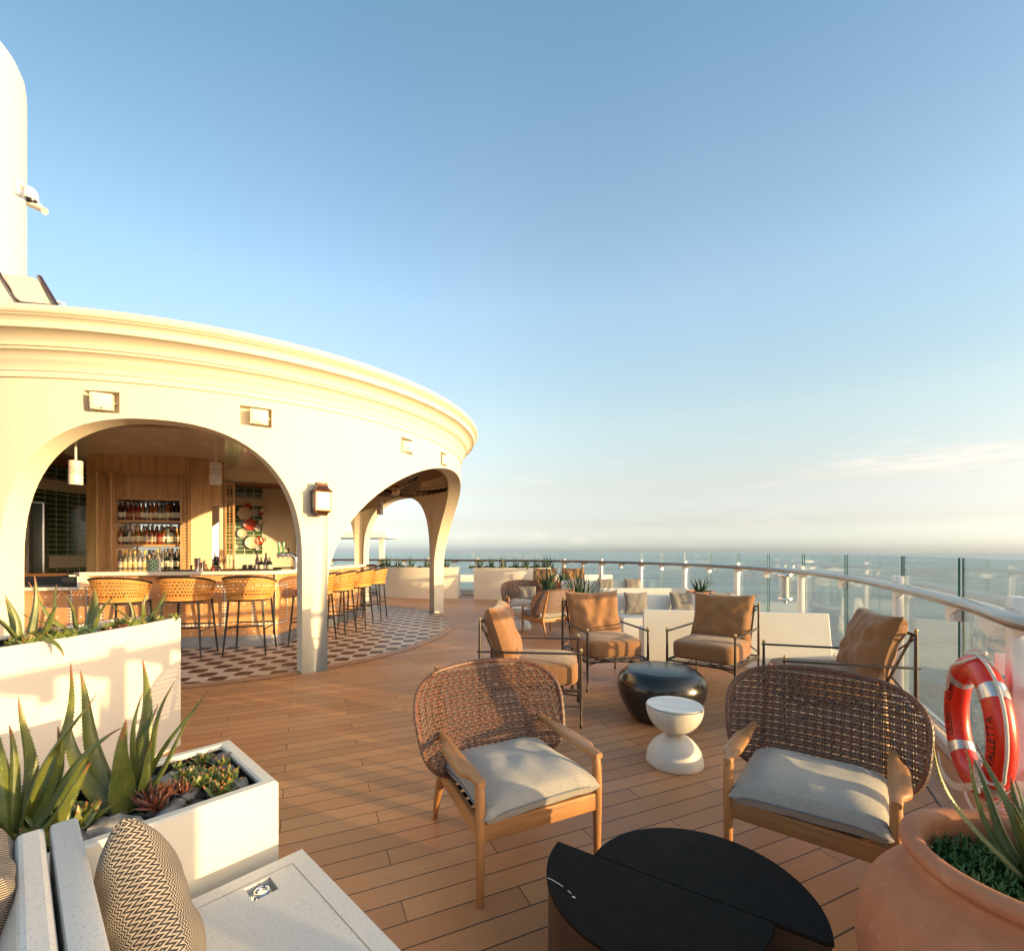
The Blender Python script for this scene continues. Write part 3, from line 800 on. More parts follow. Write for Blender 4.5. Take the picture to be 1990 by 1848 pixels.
def _pend():
    t = NT('pierced_ceramic'); c = t.coord('Object'); x, y, z = t.sep(c)
    an = t.math('ARCTAN2', y, x); a = t.math('FRACT', t.math('MULTIPLY', an, 9 / (2 * pi)))
    rw = t.math('DIVIDE', t.math('SUBTRACT', z, .16), .062); ir = t.math('FLOOR', rw); a2 = t.math('FRACT', t.math('ADD', t.math('MULTIPLY', an, 9 / (2 * pi)), t.math('MULTIPLY', ir, .5)))
    fz = t.math('SUBTRACT', t.math('FRACT', rw), .5); fa = t.math('SUBTRACT', a2, .5)
    d = t.math('SQRT', t.math('ADD', t.math('MULTIPLY', fz, fz), t.math('MULTIPLY', fa, fa)))
    rg = t.math('MULTIPLY', t.math('LESS_THAN', t.math('ABSOLUTE', t.math('SUBTRACT', d, .30)), .07), t.math('MULTIPLY', t.math('GREATER_THAN', z, .16), t.math('LESS_THAN', z, .285)))
    t.set(t.mix(rg, (.74, .70, .63), (.30, .20, .13)), .45); t.bump(rg, .4, -.004); return t.m
m_pend = _pend()
p1 = pendant(-5.87, 6.3, 2.54, 'sunlit white ceramic pendant lamp hanging at the left of the bar arch')
KIDS[p1.name] = children(p1)
p1.scale = (.86, .86, .86)
pendant(-5.00, 7.9, 2.765, 'pierced white pendant lamp in shade hanging at the right of the bar arch', p1).scale = (1, 1, 1)
pendant(-3.78, 13.4, 2.70, 'small white pendant lamp hanging in the far arch beneath the ceiling fan', p1).scale = (1, 1, 1)

def ceiling_fan():
    t = thing('ceiling_fan', 'bronze ceiling fan with palm leaf blades under the far arch', 'ceiling fan', (-2.72, 10.9, 3.02), .35)
    mb = MB(); mb.lathe([(.001, -.06), (.07, -.055), (.11, -.02), (.13, .04), (.12, .10), (.07, .14), (.025, .16), (.025, .5)], 28); mb.build('motor', M['brass'], t)
    for k in range(5):
        A = 2 * pi * k / 5
        mb = MB(); L = 1.22
        def fn(u, v):
            x = .16 + L * u; wd = .27 * (sin(pi * min(1, u * .93 + .07)) ** .6) * (1 - .25 * u); y = (v - .5) * 2 * wd
            edge = abs(v - .5) * 2
            z = .05 - .02 * cos(0) + .16 * u * u - .11 * edge ** 2 * (1 - u * .4) + .010 * sin(u * 62 + edge * 3)
            return (RZ(A) @ Vector((x, y - .10 * u * u, z)))
        mb.grid(fn, 64, 12)
        vs = [(a, b, c + .008) for a, b, c in mb.v]; mb2 = MB(); mb2.add(vs, mb.f, mb.uv); mb2.add(mb.v, [f[::-1] for f in mb.f], mb.uv)
        b_ = mb2.build('blade', M['fan'], t)
        m3 = MB(); m3.tube([RZ(A) @ Vector((.08, 0, 0)), RZ(A) @ Vector((.4, -.01, .075)), RZ(A) @ Vector((.9, -.06, .16)), RZ(A) @ Vector((1.3, -.09, .235))], [.016, .014, .009, .004], 6); m3.build('rib', M['brass'], b_)
ceiling_fan()

# ---------------------------------------------------------------- mast, floodlight and camera above the roof
def mast():
    t = thing('funnel', 'tall white rounded funnel with a slanted top rising behind the pavilion', 'funnel', (-19.50, 14.0, 0))
    mb = MB(); n = 64
    def fn(u, v):
        a = u * 2 * pi; r = 3.48 if v < .999 else 3.4
        x = r * cos(a); y = r * sin(a); top = 17.85 - .42 * (x - 3.48) * 1.0
        if v > .93: k = (v - .93) / .07; r2 = r - .12 * k * k; x = r2 * cos(a); y = r2 * sin(a)
        return (x, y, 3.5 + (top - 3.5) * min(1, v))
    mb.grid(fn, n, 40, cu=True)
    mb.add([fn(k / n, 1) for k in range(n)], [tuple(range(n))])
    mb.build('casing', M['paint'], t)
mast()
def roof_box():
    mb = MB(); mb.add([(-16.5, 11.9, 4.0), (-11.05, 11.9, 4.0), (-11.65, 11.9, 5.45), (-12.7, 11.9, 8.5), (-16.5, 11.9, 8.6), (-16.5, 14.2, 4.0), (-11.05, 14.2, 4.0), (-11.65, 14.2, 5.45), (-12.7, 14.2, 8.5), (-16.5, 14.2, 8.6)],
        [(0, 1, 2, 3, 4), (9, 8, 7, 6, 5), (1, 6, 7, 2), (2, 7, 8, 3), (3, 8, 9, 4)])
    tag(mb.build('roof_housing', M['paint'], smooth=False), 'sloping white housing on the roof beneath the funnel', 'housing')
roof_box()
def floodlight():
    t = thing('floodlight', 'square tan floodlight panel in a brown bracket leaning on the roof edge', 'floodlight')
    d = 8.4
    def P(px, py, dd=0): return Vector(((px - CX) / F * (d + dd), d + dd, H - (py - HY) * (d + dd) / F))
    a, b, c, e_ = P(3, 533, .5), P(72, 540, .5), P(102, 598), P(30, 590)
    q = lambda u, v: a.lerp(b, u).lerp(e_.lerp(c, u), v)
    nrm = (b - a).cross(e_ - a).normalized()
    if nrm.y > 0: nrm = -nrm
    mb = MB(); th = .12
    oc = [(.04, 0), (.9, 0), (1, .14), (1, .97), (.94, 1), (.12, 1), (0, .86), (0, .04)]
    f_ = [q(*p) for p in oc]; bk = [p - nrm * th for p in f_]; n = len(oc)
    mb.add(f_ + bk, [tuple(range(n)), tuple(range(2 * n - 1, n - 1, -1))] + [(i, n + i, n + (i + 1) % n, (i + 1) % n) for i in range(n)])
    mb.build('housing', M['speaker'], t, smooth=False)
    mb = MB(); ic = [(.09, .09), (.82, .09), (.92, .24), (.92, .92), (.2, .92), (.08, .8)]
    mb.add([q(*p) + nrm * .012 for p in ic] + [q(*p) - nrm * .004 for p in ic], [tuple(range(6))] + [(i, 6 + i, 6 + (i + 1) % 6, (i + 1) % 6) for i in range(6)]); mb.build('lens', M['panelglass'], t, smooth=False)
    mb = MB()
    L0, L1 = P(-8, 524, .6), P(44, 604, -.1); R0, R1 = P(76, 538, .6), P(118, 609, -.1)
    mb.bar(L0, L1, .06, .06); mb.bar(R0, R1, .06, .06); mb.bar(L1.lerp(L0, .16), R1.lerp(R0, .16), .06, .06); mb.build('bracket', M['lantern'], t)
    mb = MB(); mb.bar(P(44, 604, -.1), P(80, 612, -.1), .12, .08); mb.bar(P(60, 592, .1), P(60, 612, .1), .05, .05); mb.build('foot', M['lantern'], t)
    mb = MB(); mb.tube([P(97, 583, 1.2), P(124, 591, 1.2), P(127, 612, 1.2)], .028, 8)
    tag(mb.build('roof_handrail', M['railwhite']), 'short white bent pipe rail beside the floodlight on the roof', 'pipe rail')
floodlight()
def cctv():
    d = 11.75
    def P(px, py, dd=0): return Vector(((px - CX) / F * (d + dd), d + dd, H - (py - HY) * (d + dd) / F))
    o = P(40, 365); t = thing('security_camera', 'white dome security camera with a tube sensor on an arm from the funnel', 'camera', tuple(o))
    g = lambda px, py, dd=0: P(px, py, dd) - o
    mb = MB(); mb.box(g(37, 366), (.10, .16, .40), bev=.02); mb.tube([g(38, 362), g(52, 365), g(62, 371)], [.07, .06, .07], 10); mb.build('arm', M['railwhite'], t)
    mb = MB(); mb.lathe([(.001, .16), (.09, .15), (.13, .09), (.145, 0), (.145, -.10), (.13, -.12)], 22, g(60, 380)); mb.build('hood', M['railwhite'], t)
    mb = MB(); mb.lathe([(.001, -.11), (.06, -.095), (.10, -.05), (.112, 0), (.112, .03)], 20, g(61, 391)); mb.build('dome', M['drum'], t)
    mb = MB(); mb.tube([g(55, 396), g(80, 407), g(87, 411)], [.07, .07, .085], 12); mb.build('tube', M['speaker'], t)
    mb = MB(); mb.tube([g(40, 374), g(48, 388), g(56, 396)], .016, 6); mb.box(g(76, 400), (.10, .08, .08), bev=.01); mb.build('cable', M['railwhite'], t)
cctv()

# ================================================================ RAILING
def railing():
    t = thing('glass_railing', 'glass deck railing with a varnished handrail and white posts along the edge of the ship', 'railing')
    HZ = 1.30
    hp = [Vector((p.x, p.y, HZ)) for p in RAIL]
    mb = MB()                                     # oval handrail swept along the path
    vs = []; fs = []; n = 14; m = len(hp)
    for i, p in enumerate(hp):
        a = hp[max(0, i - 1)]; b = hp[min(m - 1, i + 1)]; d = (b - a).normalized(); sd = Vector((d.y, -d.x, 0))
        for k in range(n):
            A = 2 * pi * k / n; vs.append(p + sd * cos(A) * .066 + Vector((0, 0, .038 * sin(A) + (.006 if sin(A) > 0 else 0))))
    for i in range(m - 1):
        for k in range(n): fs.append((i * n + k, i * n + (k + 1) % n, (i + 1) * n + (k + 1) % n, (i + 1) * n + k))
    mb.add(vs, fs); hr = mb.build('handrail', M['handrail'], t)
    jm = MB()
    for px in (1030, 1302, 1600, 1710, 1830, 1480, 1195):
        p, d, _ = rail_at_px(px - (30 if px == 1830 else 0), RAIL); q = Vector((p.x, p.y, HZ)); sd = Vector((d.y, -d.x, 0))
        vs = [q + d * dd + sd * cos(2 * pi * k / n) * .0672 + Vector((0, 0, .0395 * sin(2 * pi * k / n) + .004)) for dd in (-.0035, .0035) for k in range(n)]
        jm.add(vs, [(k, (k + 1) % n, n + (k + 1) % n, n + k) for k in range(n)])
    jm.build('joint', M['blackm'], hr)
    gl = offset(RAIL, .14)
    # posts (white) and clips, read off the photograph by column, then evenly on out of the picture
    posts = [1722, 1545, 1424, 1324, 1240, 1164, 1092, 1015, 925, 830, 735, 640]
    clips = [1819, 1620.7, 1479, 1369, 1278, 1201, 1128, 1054, 970, 878, 782, 690]
    par = [rail_at_px(px, RAIL)[2] for px in posts]; pc = [rail_at_px(px, RAIL)[2] for px in clips]
    par += [rail_at_px(1930, RAIL)[2]]; near = rail_at_px(1930, RAIL)[2]
    par += [near - 9, near - 18, near - 26]; pc += [near - 4.5, near - 13.5, near - 22]
    par.sort(); pc.sort(); allp = sorted([(v, 1) for v in par] + [(v, 0) for v in pc])
    def at(path, v):
        i = max(0, min(len(path) - 2, int(v))); f_ = v - i; return path[i].lerp(path[i + 1], f_), (path[i + 1] - path[i]).normalized()
    # lower channel, kerb and foot pipe
    def sweep(name, prof, mat, par_=t):
        mb = MB(); vs = []; fs = []; k = len(prof)
        for i, p in enumerate(RAIL):
            a = RAIL[max(0, i - 1)]; b = RAIL[min(m - 1, i + 1)]; d = (b - a).normalized(); sd = Vector((d.y, -d.x, 0))
            for o_, z in prof: vs.append(p + sd * o_ + Vector((0, 0, z)))
        for i in range(m - 1):
            for j in range(k): fs.append((i * k + j, i * k + (j + 1) % k, (i + 1) * k + (j + 1) % k, (i + 1) * k + j))
        mb.add(vs, fs); return mb.build(name, mat, par_, sharp=40)
    sweep('kerb', [(.148, -.02), (.148, .15), (.156, .158), (.20, .158), (.20, -.02)], M['railwhite'])
    sweep('glass_channel', [(.118, .185), (.118, .222), (.126, .229), (.172, .229), (.172, .185)], M['railwhite'])
    sweep('foot_pipe', [(.09 + .022 * cos(A * pi / 4), .165 + .022 * sin(A * pi / 4)) for A in range(8)], M['railwhite'])
    sweep('sealing_strip', [(.130, .222), (.130, .2315), (.138, .2315), (.138, .222)], M['blackm'])
    for v, k in allp:
        p, d = at(RAIL, v); sd = Vector((d.y, -d.x, 0)); R = Matrix((d, sd, Vector((0, 0, 1)))).transposed()
        far = p.length
        if k:
            mb = MB(); mb.box(p + sd * .095 + Vector((0, 0, .70)), (.13, .07, 1.40), basis=R, bev=.012)
            mb.box(p + sd * .095 + Vector((0, 0, .09)), (.17, .09, .18), basis=R, bev=.008)
            po = mb.build('post', M['railwhite'], t)
        mb = MB()                                   # curved bracket from post / clip to the handrail
        s_ = -d
        sh = [(.02, -.03), (.02, -.075), (-.04, -.085), (-.16, -.05), (-.24, -.028)]
        c_ = p + sd * .075 + Vector((0, 0, HZ))
        pl = [c_ + d * (-a) + Vector((0, 0, z)) for a, z in sh]; th = sd * .012
        pl2 = [c_ + d * (.02), ] 
        ring = [c_ + d * .03 + Vector((0, 0, -.03)), c_ + d * .03 + Vector((0, 0, -.17)), c_ + d * -.05 + Vector((0, 0, -.17)), c_ + d * -.06 + Vector((0, 0, -.12)), c_ + d * -.17 + Vector((0, 0, -.085)), c_ + d * -.30 + Vector((0, 0, -.03))]
        ring = [q for q in ring]
        nn = len(ring)
        ring = [c_ + (q - c_) - 0 * th for q in ring]
        # bracket leans towards the far side of the post
        ring = [c_ + Vector((0, 0, (q - c_).z)) - d * ((q - c_).dot(d)) * -1 for q in ring]
        mb.add([q + th for q in ring] + [q - th for q in ring], [tuple(range(nn)), tuple(range(2 * nn - 1, nn - 1, -1))] + [(i, nn + i, nn + (i + 1) % nn, (i + 1) % nn) for i in range(nn)])
        mb.box(c_ + Vector((0, 0, -.10)) + sd * .02, (.07, .05, .15), basis=R, bev=.005)
        mb.build('bracket', M['railwhite'], t, smooth=False)
        mb = MB(); mb.box(c_ + Vector((0, 0, -.10)) + sd * .048 + d * -.045, (.012, .06, .145), basis=R); mb.build('clamp', M['steel'], t)
    # glass panels between every pair of supports
    for (v0, k0), (v1, k1) in zip(allp, allp[1:]):
        gapv = .004
        a, da = at(gl, v0); b, db = at(gl, v1); L = (b - a).length
        n_ = max(2, int((v1 - v0) / 2) + 1)
        e0 = (.045 if k0 else .022) / L; e1 = e0
        pts = [at(gl, v0 + (v1 - v0) * (e0 + (1 - e0 - e1) * i / n_))[0] for i in range(n_ + 1)]
        sdv = Vector(((b - a).y, -(b - a).x, 0)).normalized() * .007
        mb = MB(); vs = []
        for p in pts:
            for s_, z in ((-1, .20), (-1, 1.60), (1, 1.60), (1, .20)): vs.append(Vector((p.x, p.y, z)) + sdv * s_)
        fs = []
        for i in range(n_):
            fs.append((4 * i, 4 * i + 1, 4 * i + 5, 4 * i + 4)); fs.append((4 * i + 2, 4 * i + 3, 4 * i + 7, 4 * i + 6))
        mb.add(vs, fs); g = mb.build('glass_panel', M['glass'], t)
        me_ = MB(); fe = [(0, 3, 2, 1), (4 * n_, 4 * n_ + 1, 4 * n_ + 2, 4 * n_ + 3)] + [(4 * i + 1, 4 * i + 2, 4 * i + 6, 4 * i + 5) for i in range(n_)]
        me_.add(vs, fe); me_.build('polished_edge', M['edge'], g, smooth=False)
railing()
# cylindrical lamp clamped to the rail post
def rail_lamp():
    p, d, _ = rail_at_px(1526, RAIL); p = p.lerp(Vector((0, 0, 0)), .012)
    d_ = p.y; s = .30
    t = thing('deck_lamp', 'clear glass cylinder lamp with chrome caps clamped to the white rail post', 'lamp', (p.x, p.y, .62 + .16))
    mb = MB(); mb.lathe([(.105, .0), (.105, .345)], 28); 
    mb = MB(); mb.lathe([(.100, .04), (.100, .42)], 28); mb.v and mb.build('glass', M['lglass'], t)
    mb = MB(); mb.lathe([(.055, .04), (.055, .42)], 20); mb.build('tube', M['paper'], t)
    for z in (.42, .0):
        mb = MB(); mb.lathe([(.02, -.01), (.11, 0), (.113, .01), (.113, .035), (.108, .045), (.02, .05)], 28, (0, 0, z)); mb.build('cap', M['chrome'], t)
    mb = MB(); mb.tube([(0, 0, -.01), (0, 0, -.05)], .03, 10); mb.box((.06, .06, .02), (.2, .04, .05)); mb.box((.06, .06, .44), (.2, .04, .05)); mb.build('clamp', M['steel'], t)
rail_lamp()

# ================================================================ FURNITURE BUILDERS
def wicker_chair(label, loc, rz, group='teak armchairs with curved wicker backs'):
    t = thing('wicker_armchair', label, 'armchair', loc, rz, group)
    W = .334
    # ---- woven back
    def hw(w_):
        k = abs(2 * w_ - 1)
        return .488 * (max(0, 1 - k ** 3.3)) ** (1 / 2.75) * (.90 + .14 * w_)
    def S_(x, w_, o=0):
        y = .515 + .30 * w_ - .13 * (abs(x) / .5) ** 2.6 + .03 * (1 - w_) ** 2
        return Vector((x, y - o, .335 + .60 * w_))
    rows = 17; cols = 24; A = MB(); B = MB(); C_ = MB()
    ws = [(i + .5) / rows for i in range(rows)]
    for w_ in ws:
        for dw in (-.0120, .0120):
            h_ = hw(w_ + dw) - .006; n = 22
            pts = [S_(-h_ + 2 * h_ * i / n, w_ + dw) for i in range(n + 1)]
            A.tube(pts, .0074, 5, caps=False)
    xs = [(-.5 + (j + .5) / cols) * 1.05 for j in range(cols)]
    for x in xs:
        lo, hi = None, None
        for k in range(201):
            q = k / 200
            if hw(q) > abs(x) + .004:
                lo = q if lo is None else lo; hi = q
        if lo is None: continue
        for dx in (-.0058, .0058):
            n = 10; B.tube([S_(x + dx, lo + (hi - lo) * i / n, .003 if i % 2 else -.003) for i in range(n + 1)], .0036, 4, caps=False)
    p = 1.05 / cols
    for i, w_ in enumerate(ws):
        pts = []
        h_ = hw(w_) - .02
        x = -h_ + .01
        while x < h_:
            pts.append(S_(x, w_ - .020, .010)); pts.append(S_(x + p * .62, w_ + .040, .012)) if w_ + .040 < 1 and hw(min(.999, w_ + .040)) > abs(x + p * .6) else None
            x += p
        if len(pts) > 2: C_.tube(pts, .0028, 4, caps=False)
    bk = A.build('backrest', M['wick'], t)
    B.build('upright_strands', M['wickd'], bk); C_.build('lacing', M['wickl'], bk)
    R_ = MB(); rp = []
    for k in range(84):
        a = 2 * pi * k / 84; 
        w_ = .5 + .5 * (abs(sin(a)) ** .72) * (1 if sin(a) >= 0 else -1); w_ = min(.9995, max(.0005, w_))
        x = hw(w_) * (1 if cos(a) >= 0 else -1)
        if abs(sin(a)) > .9: x = hw(min(max(w_, .004), .996)) * (abs(cos(a)) / sqrt(1 - .81)) ** .5 * (1 if cos(a) >= 0 else -1) if abs(cos(a)) < sqrt(1 - .81) else x
        rp.append(S_(x, w_))
    R_.tube(rp, .0135, 8, closed=True); rim = R_.build('rim', M['wick'], bk)
    W_ = MB(); m = len(rp)
    for k in range(m):                              # wrapping on the rim
        a, b = rp[k], rp[(k + 1) % m]; d = (b - a)
        c = [a + Vector((0, -.016, 0)), a + d * .5 + (a - S_(0, .5)).normalized() * .016, a + d + Vector((0, .016, 0))]
        W_.tube(c, .0028, 4, caps=False)
    W_.build('binding', M['wickl'], rim)
    # ---- teak frame
    for s in (-1, 1):
        mb = MB(); mb.tube([(s * W, 0, 0), (s * W, 0, .012), (s * W, 0, .25), (s * W, 0, .42), (s * W, .004, .52), (s * (W - .002), .014, .566)], [.015, .018, .023, .025, .0245, .024], 14); mb.build('front_leg', M['teak'], t)
        mb = MB(); mb.tube([(s * (W - .03), .80, 0), (s * (W - .03), .745, .16), (s * (W - .035), .655, .36), (s * (W - .035), .70, .5), (s * (W - .045), .795, .80), (s * (W - .05), .835, .925)], [.015, .022, .029, .025, .02, .014], 12, flat=1.25); mb.build('rear_leg', M['teak'], t)
        # arm: flat paddle that widens outwards half way
        mb = MB(); n = 22
        def fn(u, v, s=s):
            y = -.022 + .63 * u; A_ = 2 * pi * v
            wd = .024 + .020 * (1 / (1 + math.exp(-(u - .18) * 55))) * (1 / (1 + math.exp((u - .74) * 30)))
            if u > .74: wd *= 1 - .25 * (u - .74) / .26
            out = (wd - .024) * .8 * s; z = .577 + .018 * u * u - .006 * sin(u * pi)
            th = .019 - .003 * u
            ca, sa = cos(A_), sin(A_); e_ = .6
            k_ = 1.0 if 0.0 < u < 1 else .78
            return Vector((s * W + out + wd * k_ * abs(ca) ** e_ * (1 if ca > 0 else -1), y, z + th * k_ * abs(sa) ** e_ * (1 if sa > 0 else -1)))
        mb.grid(fn, n, 16, cv=True); nv = 16
        mb.add([fn(0, k / nv) for k in range(nv)], [tuple(range(nv))]); mb.add([fn(1, k / nv) for k in range(nv)], [tuple(range(nv - 1, -1, -1))])
        mb.build('armrest', M['teaky'], t)
        mb = MB(); mb.bar((s * (W - .004), .0, .338), (s * (W - .035), .66, .325), .026, .085, bev=.006); mb.build('side_rail', M['teaky'], t)
    mb = MB(); mb.bar((-W, 0, .338), (W, 0, .338), .026, .088, bev=.006); mb.build('front_rail', M['teakx'], t)
    mb = MB(); mb.bar((-W + .03, .62, .335), (W - .03, .62, .335), .026, .07, bev=.006); mb.build('back_rail', M['teakx'], t)
    mb = MB()
    for k in range(7): mb.bar((-W + .02, .07 + k * .085, .358), (W - .02, .07 + k * .085, .358), .05, .006)
    mb.build('webbing', M['blackm'], t)
    # ---- seat cushion with piped edge
    mb = MB(); mb.pillow(.655, .655, .165, Matrix.Identity(3), (0, .285, .440), 34, .035, .005, 3, .72)
    for i, v in enumerate(mb.v):
        x, y, z = v; mb.v[i] = (x, y, z - .02 * (max(0, (abs(x) - .2)) / .15) + .010 * sin(y * 9 + x * 4))
    cu = mb.build('seat_cushion', M['greyf'], t)
    pm = MB(); pts = []
    for k in range(120):
        a = 2 * pi * k / 120; ca, sa = cos(a), sin(a); r = (abs(ca) ** 10 + abs(sa) ** 10) ** (-.1); u = r * ca; v = r * sa
        x = u * .3275 * (1 - .035 * (1 - v * v)); y = v * .3275 * (1 - .035 * (1 - u * u)) + .285
        pts.append((x, y, .440 - .02 * (max(0, (abs(x) - .2)) / .15) + .010 * sin(y * 9 + x * 4)))
    pm.tube(pts, .0050, 6, closed=True); pm.build('piping', M['piping'], cu)
    return t

def iron_chair(label, loc, rz, group='bronzed iron armchairs with rust cushions'):
    t = thing('iron_armchair', label, 'armchair', loc, rz, group); W = .385; D_ = .955
    def ball(x, y, z, par): mb = MB(); mb.lathe([(.001, .018), (.012, .014), (.0175, 0), (.013, -.013), (.008, -.018), (.011, -.022)], 12, (x, y, z)); mb.build('finial', M['brass'], par)
    for s in (-1, 1):
        mb = MB(); mb.tube([(s * W, 0, 0), (s * W, 0, .012), (s * W, 0, .03), (s * W, 0, .05), (s * W, 0, .36), (s * W, 0, .66), (s * W, 0, .70)], [.009, .016, .016, .010, .0155, .012, .010], 10); l = mb.build('front_leg', M['iron'], t); ball(s * W, 0, .725, l)
        mb = MB(); mb.tube([(s * W, D_, 0), (s * W, D_, .012), (s * W, D_, .03), (s * W, D_, .05), (s * W, D_, .36), (s * W, D_, .95), (s * W, D_, .98)], [.009, .016, .016, .010, .0165, .013, .010], 10); l = mb.build('rear_leg', M['iron'], t); ball(s * W, D_, 1.0, l)
        mb = MB(); mb.bar((s * W, -.02, .692), (s * W, D_ + .03, .692), .026, .018, bev=.003); mb.build('arm', M['iron'], t)
        mb = MB(); mb.bar((s * W, 0, .345), (s * W, D_, .345), .022, .028, bev=.003); mb.build('side_rail', M['iron'], t)
        mb = MB(); mb.bar((s * (W - .05), D_, .955), (s * (W - .05), D_ - .27, .35), .020, .014); mb.build('back_stay', M['iron'], t)
        mb = MB(); pts = [Vector((s * (W - .02), D_, .93)).lerp(Vector((-s * (W - .02), D_, .40)), k / 12) + Vector((0, -.12 * sin(pi * k / 12), -.03 * sin(2 * pi * k / 12))) for k in range(13)]; mb.tube(pts, .0075, 6); mb.build('back_brace', M['iron'], t)
        mb = MB(); pts = [Vector((s * W, .02, .30)).lerp(Vector((-s * W, D_ - .02, .30)), k / 12) + Vector((0, 0, -.055 * (1 - abs(k / 6 - 1)))) for k in range(13)]; mb.tube(pts, .008, 6); mb.build('under_brace', M['iron'], t)
    for y, z in ((D_, .962), (0, .345), (D_, .345)):
        mb = MB(); mb.bar((-W, y, z), (W, y, z), .018, .022, bev=.003); mb.build('cross_bar', M['iron'], t)
    for s in (-1, 1):
        mb = MB(); mb.tube([(s * W, .0, .20), (s * W, D_, .20)], .007, 6); mb.build('stretcher', M['iron'], t)
    mb = MB(); mb.lathe([(.001, -.022), (.016, -.012), (.022, 0), (.016, .012), (.001, .022)], 12, (0, D_ / 2, .245)); mb.build('knot', M['brass'], t)
    mb = MB()
    for k in range(9): mb.bar((-W, .08 + k * .1, .352), (W, .08 + k * .1, .352), .03, .005)
    mb.build('seat_straps', M['blackm'], t)
    mb = MB(); mb.sbox((0, .44, .475), (.725, .84, .22), 7, 14, puff=.16, wob=.006, seed=3); mb.build('seat_cushion', M['brownf'], t)
    R = RX(radians(72)); mb = MB(); mb.pillow(.76, .65, .25, R, (0, .775, .80), 36, .10, .024, hash(label) % 9 + 1)
    b_ = mb.build('back_cushion', M['brownf'], t)
    pm = MB(); pts = []
    for k in range(100):
        a = 2 * pi * k / 100; ca, sa = cos(a), sin(a); r = (abs(ca) ** 12 + abs(sa) ** 12) ** (-1 / 12); u = r * ca; v = r * sa
        pts.append(Vector((0, .775, .80)) + R @ Vector((u * .38 * (1 - .10 * (1 - v * v)), v * .325 * (1 - .10 * (1 - u * u)), 0)))
    pm.tube(pts, .0035, 5, closed=True); pm.build('seam', M['brownf'], b_)
    return t

def bar_stool(label, loc, rz):
    t = thing('bar_stool', label, 'bar stool', loc, rz, 'cane bar stools around the bar')
    mb = MB(); n = 44
    def sh(u, v):
        a = radians(-12 + 204 * u); k = sin(pi * u) ** .5
        rx = .312 + .06 * v; ry = .27 + .065 * v
        top = 1.135 + .11 * sin(pi * u) ** .7
        z = .885 + (top - .885) * v
        ex = .8
        ca, sa = cos(a), sin(a)
        return Vector((rx * abs(ca) ** ex * (1 if ca > 0 else -1), .02 + ry * abs(sa) ** ex * (1 if sa > 0 else -1), z))
    mb.grid(sh, n, 10); s_ = mb.build('shell', M['cane'], t)
    mb = MB(); mb.tube([sh(k / 40, 1) for k in range(41)], .0165, 8); mb.build('top_rail', M['blackm'], s_)
    mb = MB(); mb.tube([sh(k / 40, 0) for k in range(41)], .013, 7); mb.tube([sh(0, k / 6) for k in range(7)], .014, 7); mb.tube([sh(1, k / 6) for k in range(7)], .014, 7)
    mb.tube([sh(.03 + .94 * k / 40, .93) for k in range(41)], .008, 6); mb.build('cane_binding', M['canerim'], s_)
    mb = MB(); mb.sbox((0, -.02, .925), (.54, .52, .11), 3.2, 10, puff=.2); mb.build('seat', M['redseat'], t)
    mb = MB(); pts = [(.27 * (abs(cos(a)) ** .6) * (1 if cos(a) > 0 else -1), -.01 + .26 * (abs(sin(a)) ** .6) * (1 if sin(a) > 0 else -1), .862) for a in [2 * pi * k / 36 for k in range(36)]]
    mb.tube(pts, .016, 8, closed=True); mb.build('seat_ring', M['blackm'], t)
    for sx in (-1, 1):
        for sy in (-1, 1):
            mb = MB(); mb.tube([(sx * .245, -.01 + sy * .235, .865), (sx * .275, -.01 + sy * .26, .45), (sx * .31, -.01 + sy * .295, 0)], [.0175, .0165, .013], 8); mb.build('leg', M['blackm'], t)
    for z, ax in ((.45, 0), (.40, 1)):
        k = .245 + (.865 - z) / .865 * .065; ky = .235 + (.865 - z) / .865 * .06
        for s in (-1, 1):
            mb = MB()
            if ax == 0: mb.tube([(-k, -.01 + s * ky, z), (k, -.01 + s * ky, z)], .0115, 8)
            else: mb.tube([(s * k, -.01 - ky, z), (s * k, -.01 + ky, z)], .0115, 8)
            mb.build('footrest', M['blackm'], t)
    return t

def hourglass(label, loc, mat='terrfine'):
    t = thing('hourglass_table', label, 'side table', loc, 0, 'white hourglass side tables')
    r = .215; h = .452; pr = []
    for k in range(15):
        a = k / 14 * pi / 2 * .90; pr.append((r * 1.0 * cos(a), h * .5 * (sin(a) / sin(pi / 2 * .90)) ** 1.0))
    pr = [(r * .97, 0), (r, .008)] + [(q, .008 + z * (h / 2 - .008) / (h * .5)) for q, z in pr[1:]]
    up = [(q, h - z) for q, z in pr[::-1]][1:]
    mb = MB(); mb.lathe(pr + up[:-1], 64); mb.build('pedestal', M['terrfine'], t, sharp=60)
    mb = MB(); mb.lathe([(.001, h - .002), (r * .955, h - .002), (r * .975, h), (r * .965, h + .004), (.001, h + .0045)], 64); mb.build('top', M['paint'], t)
    return t

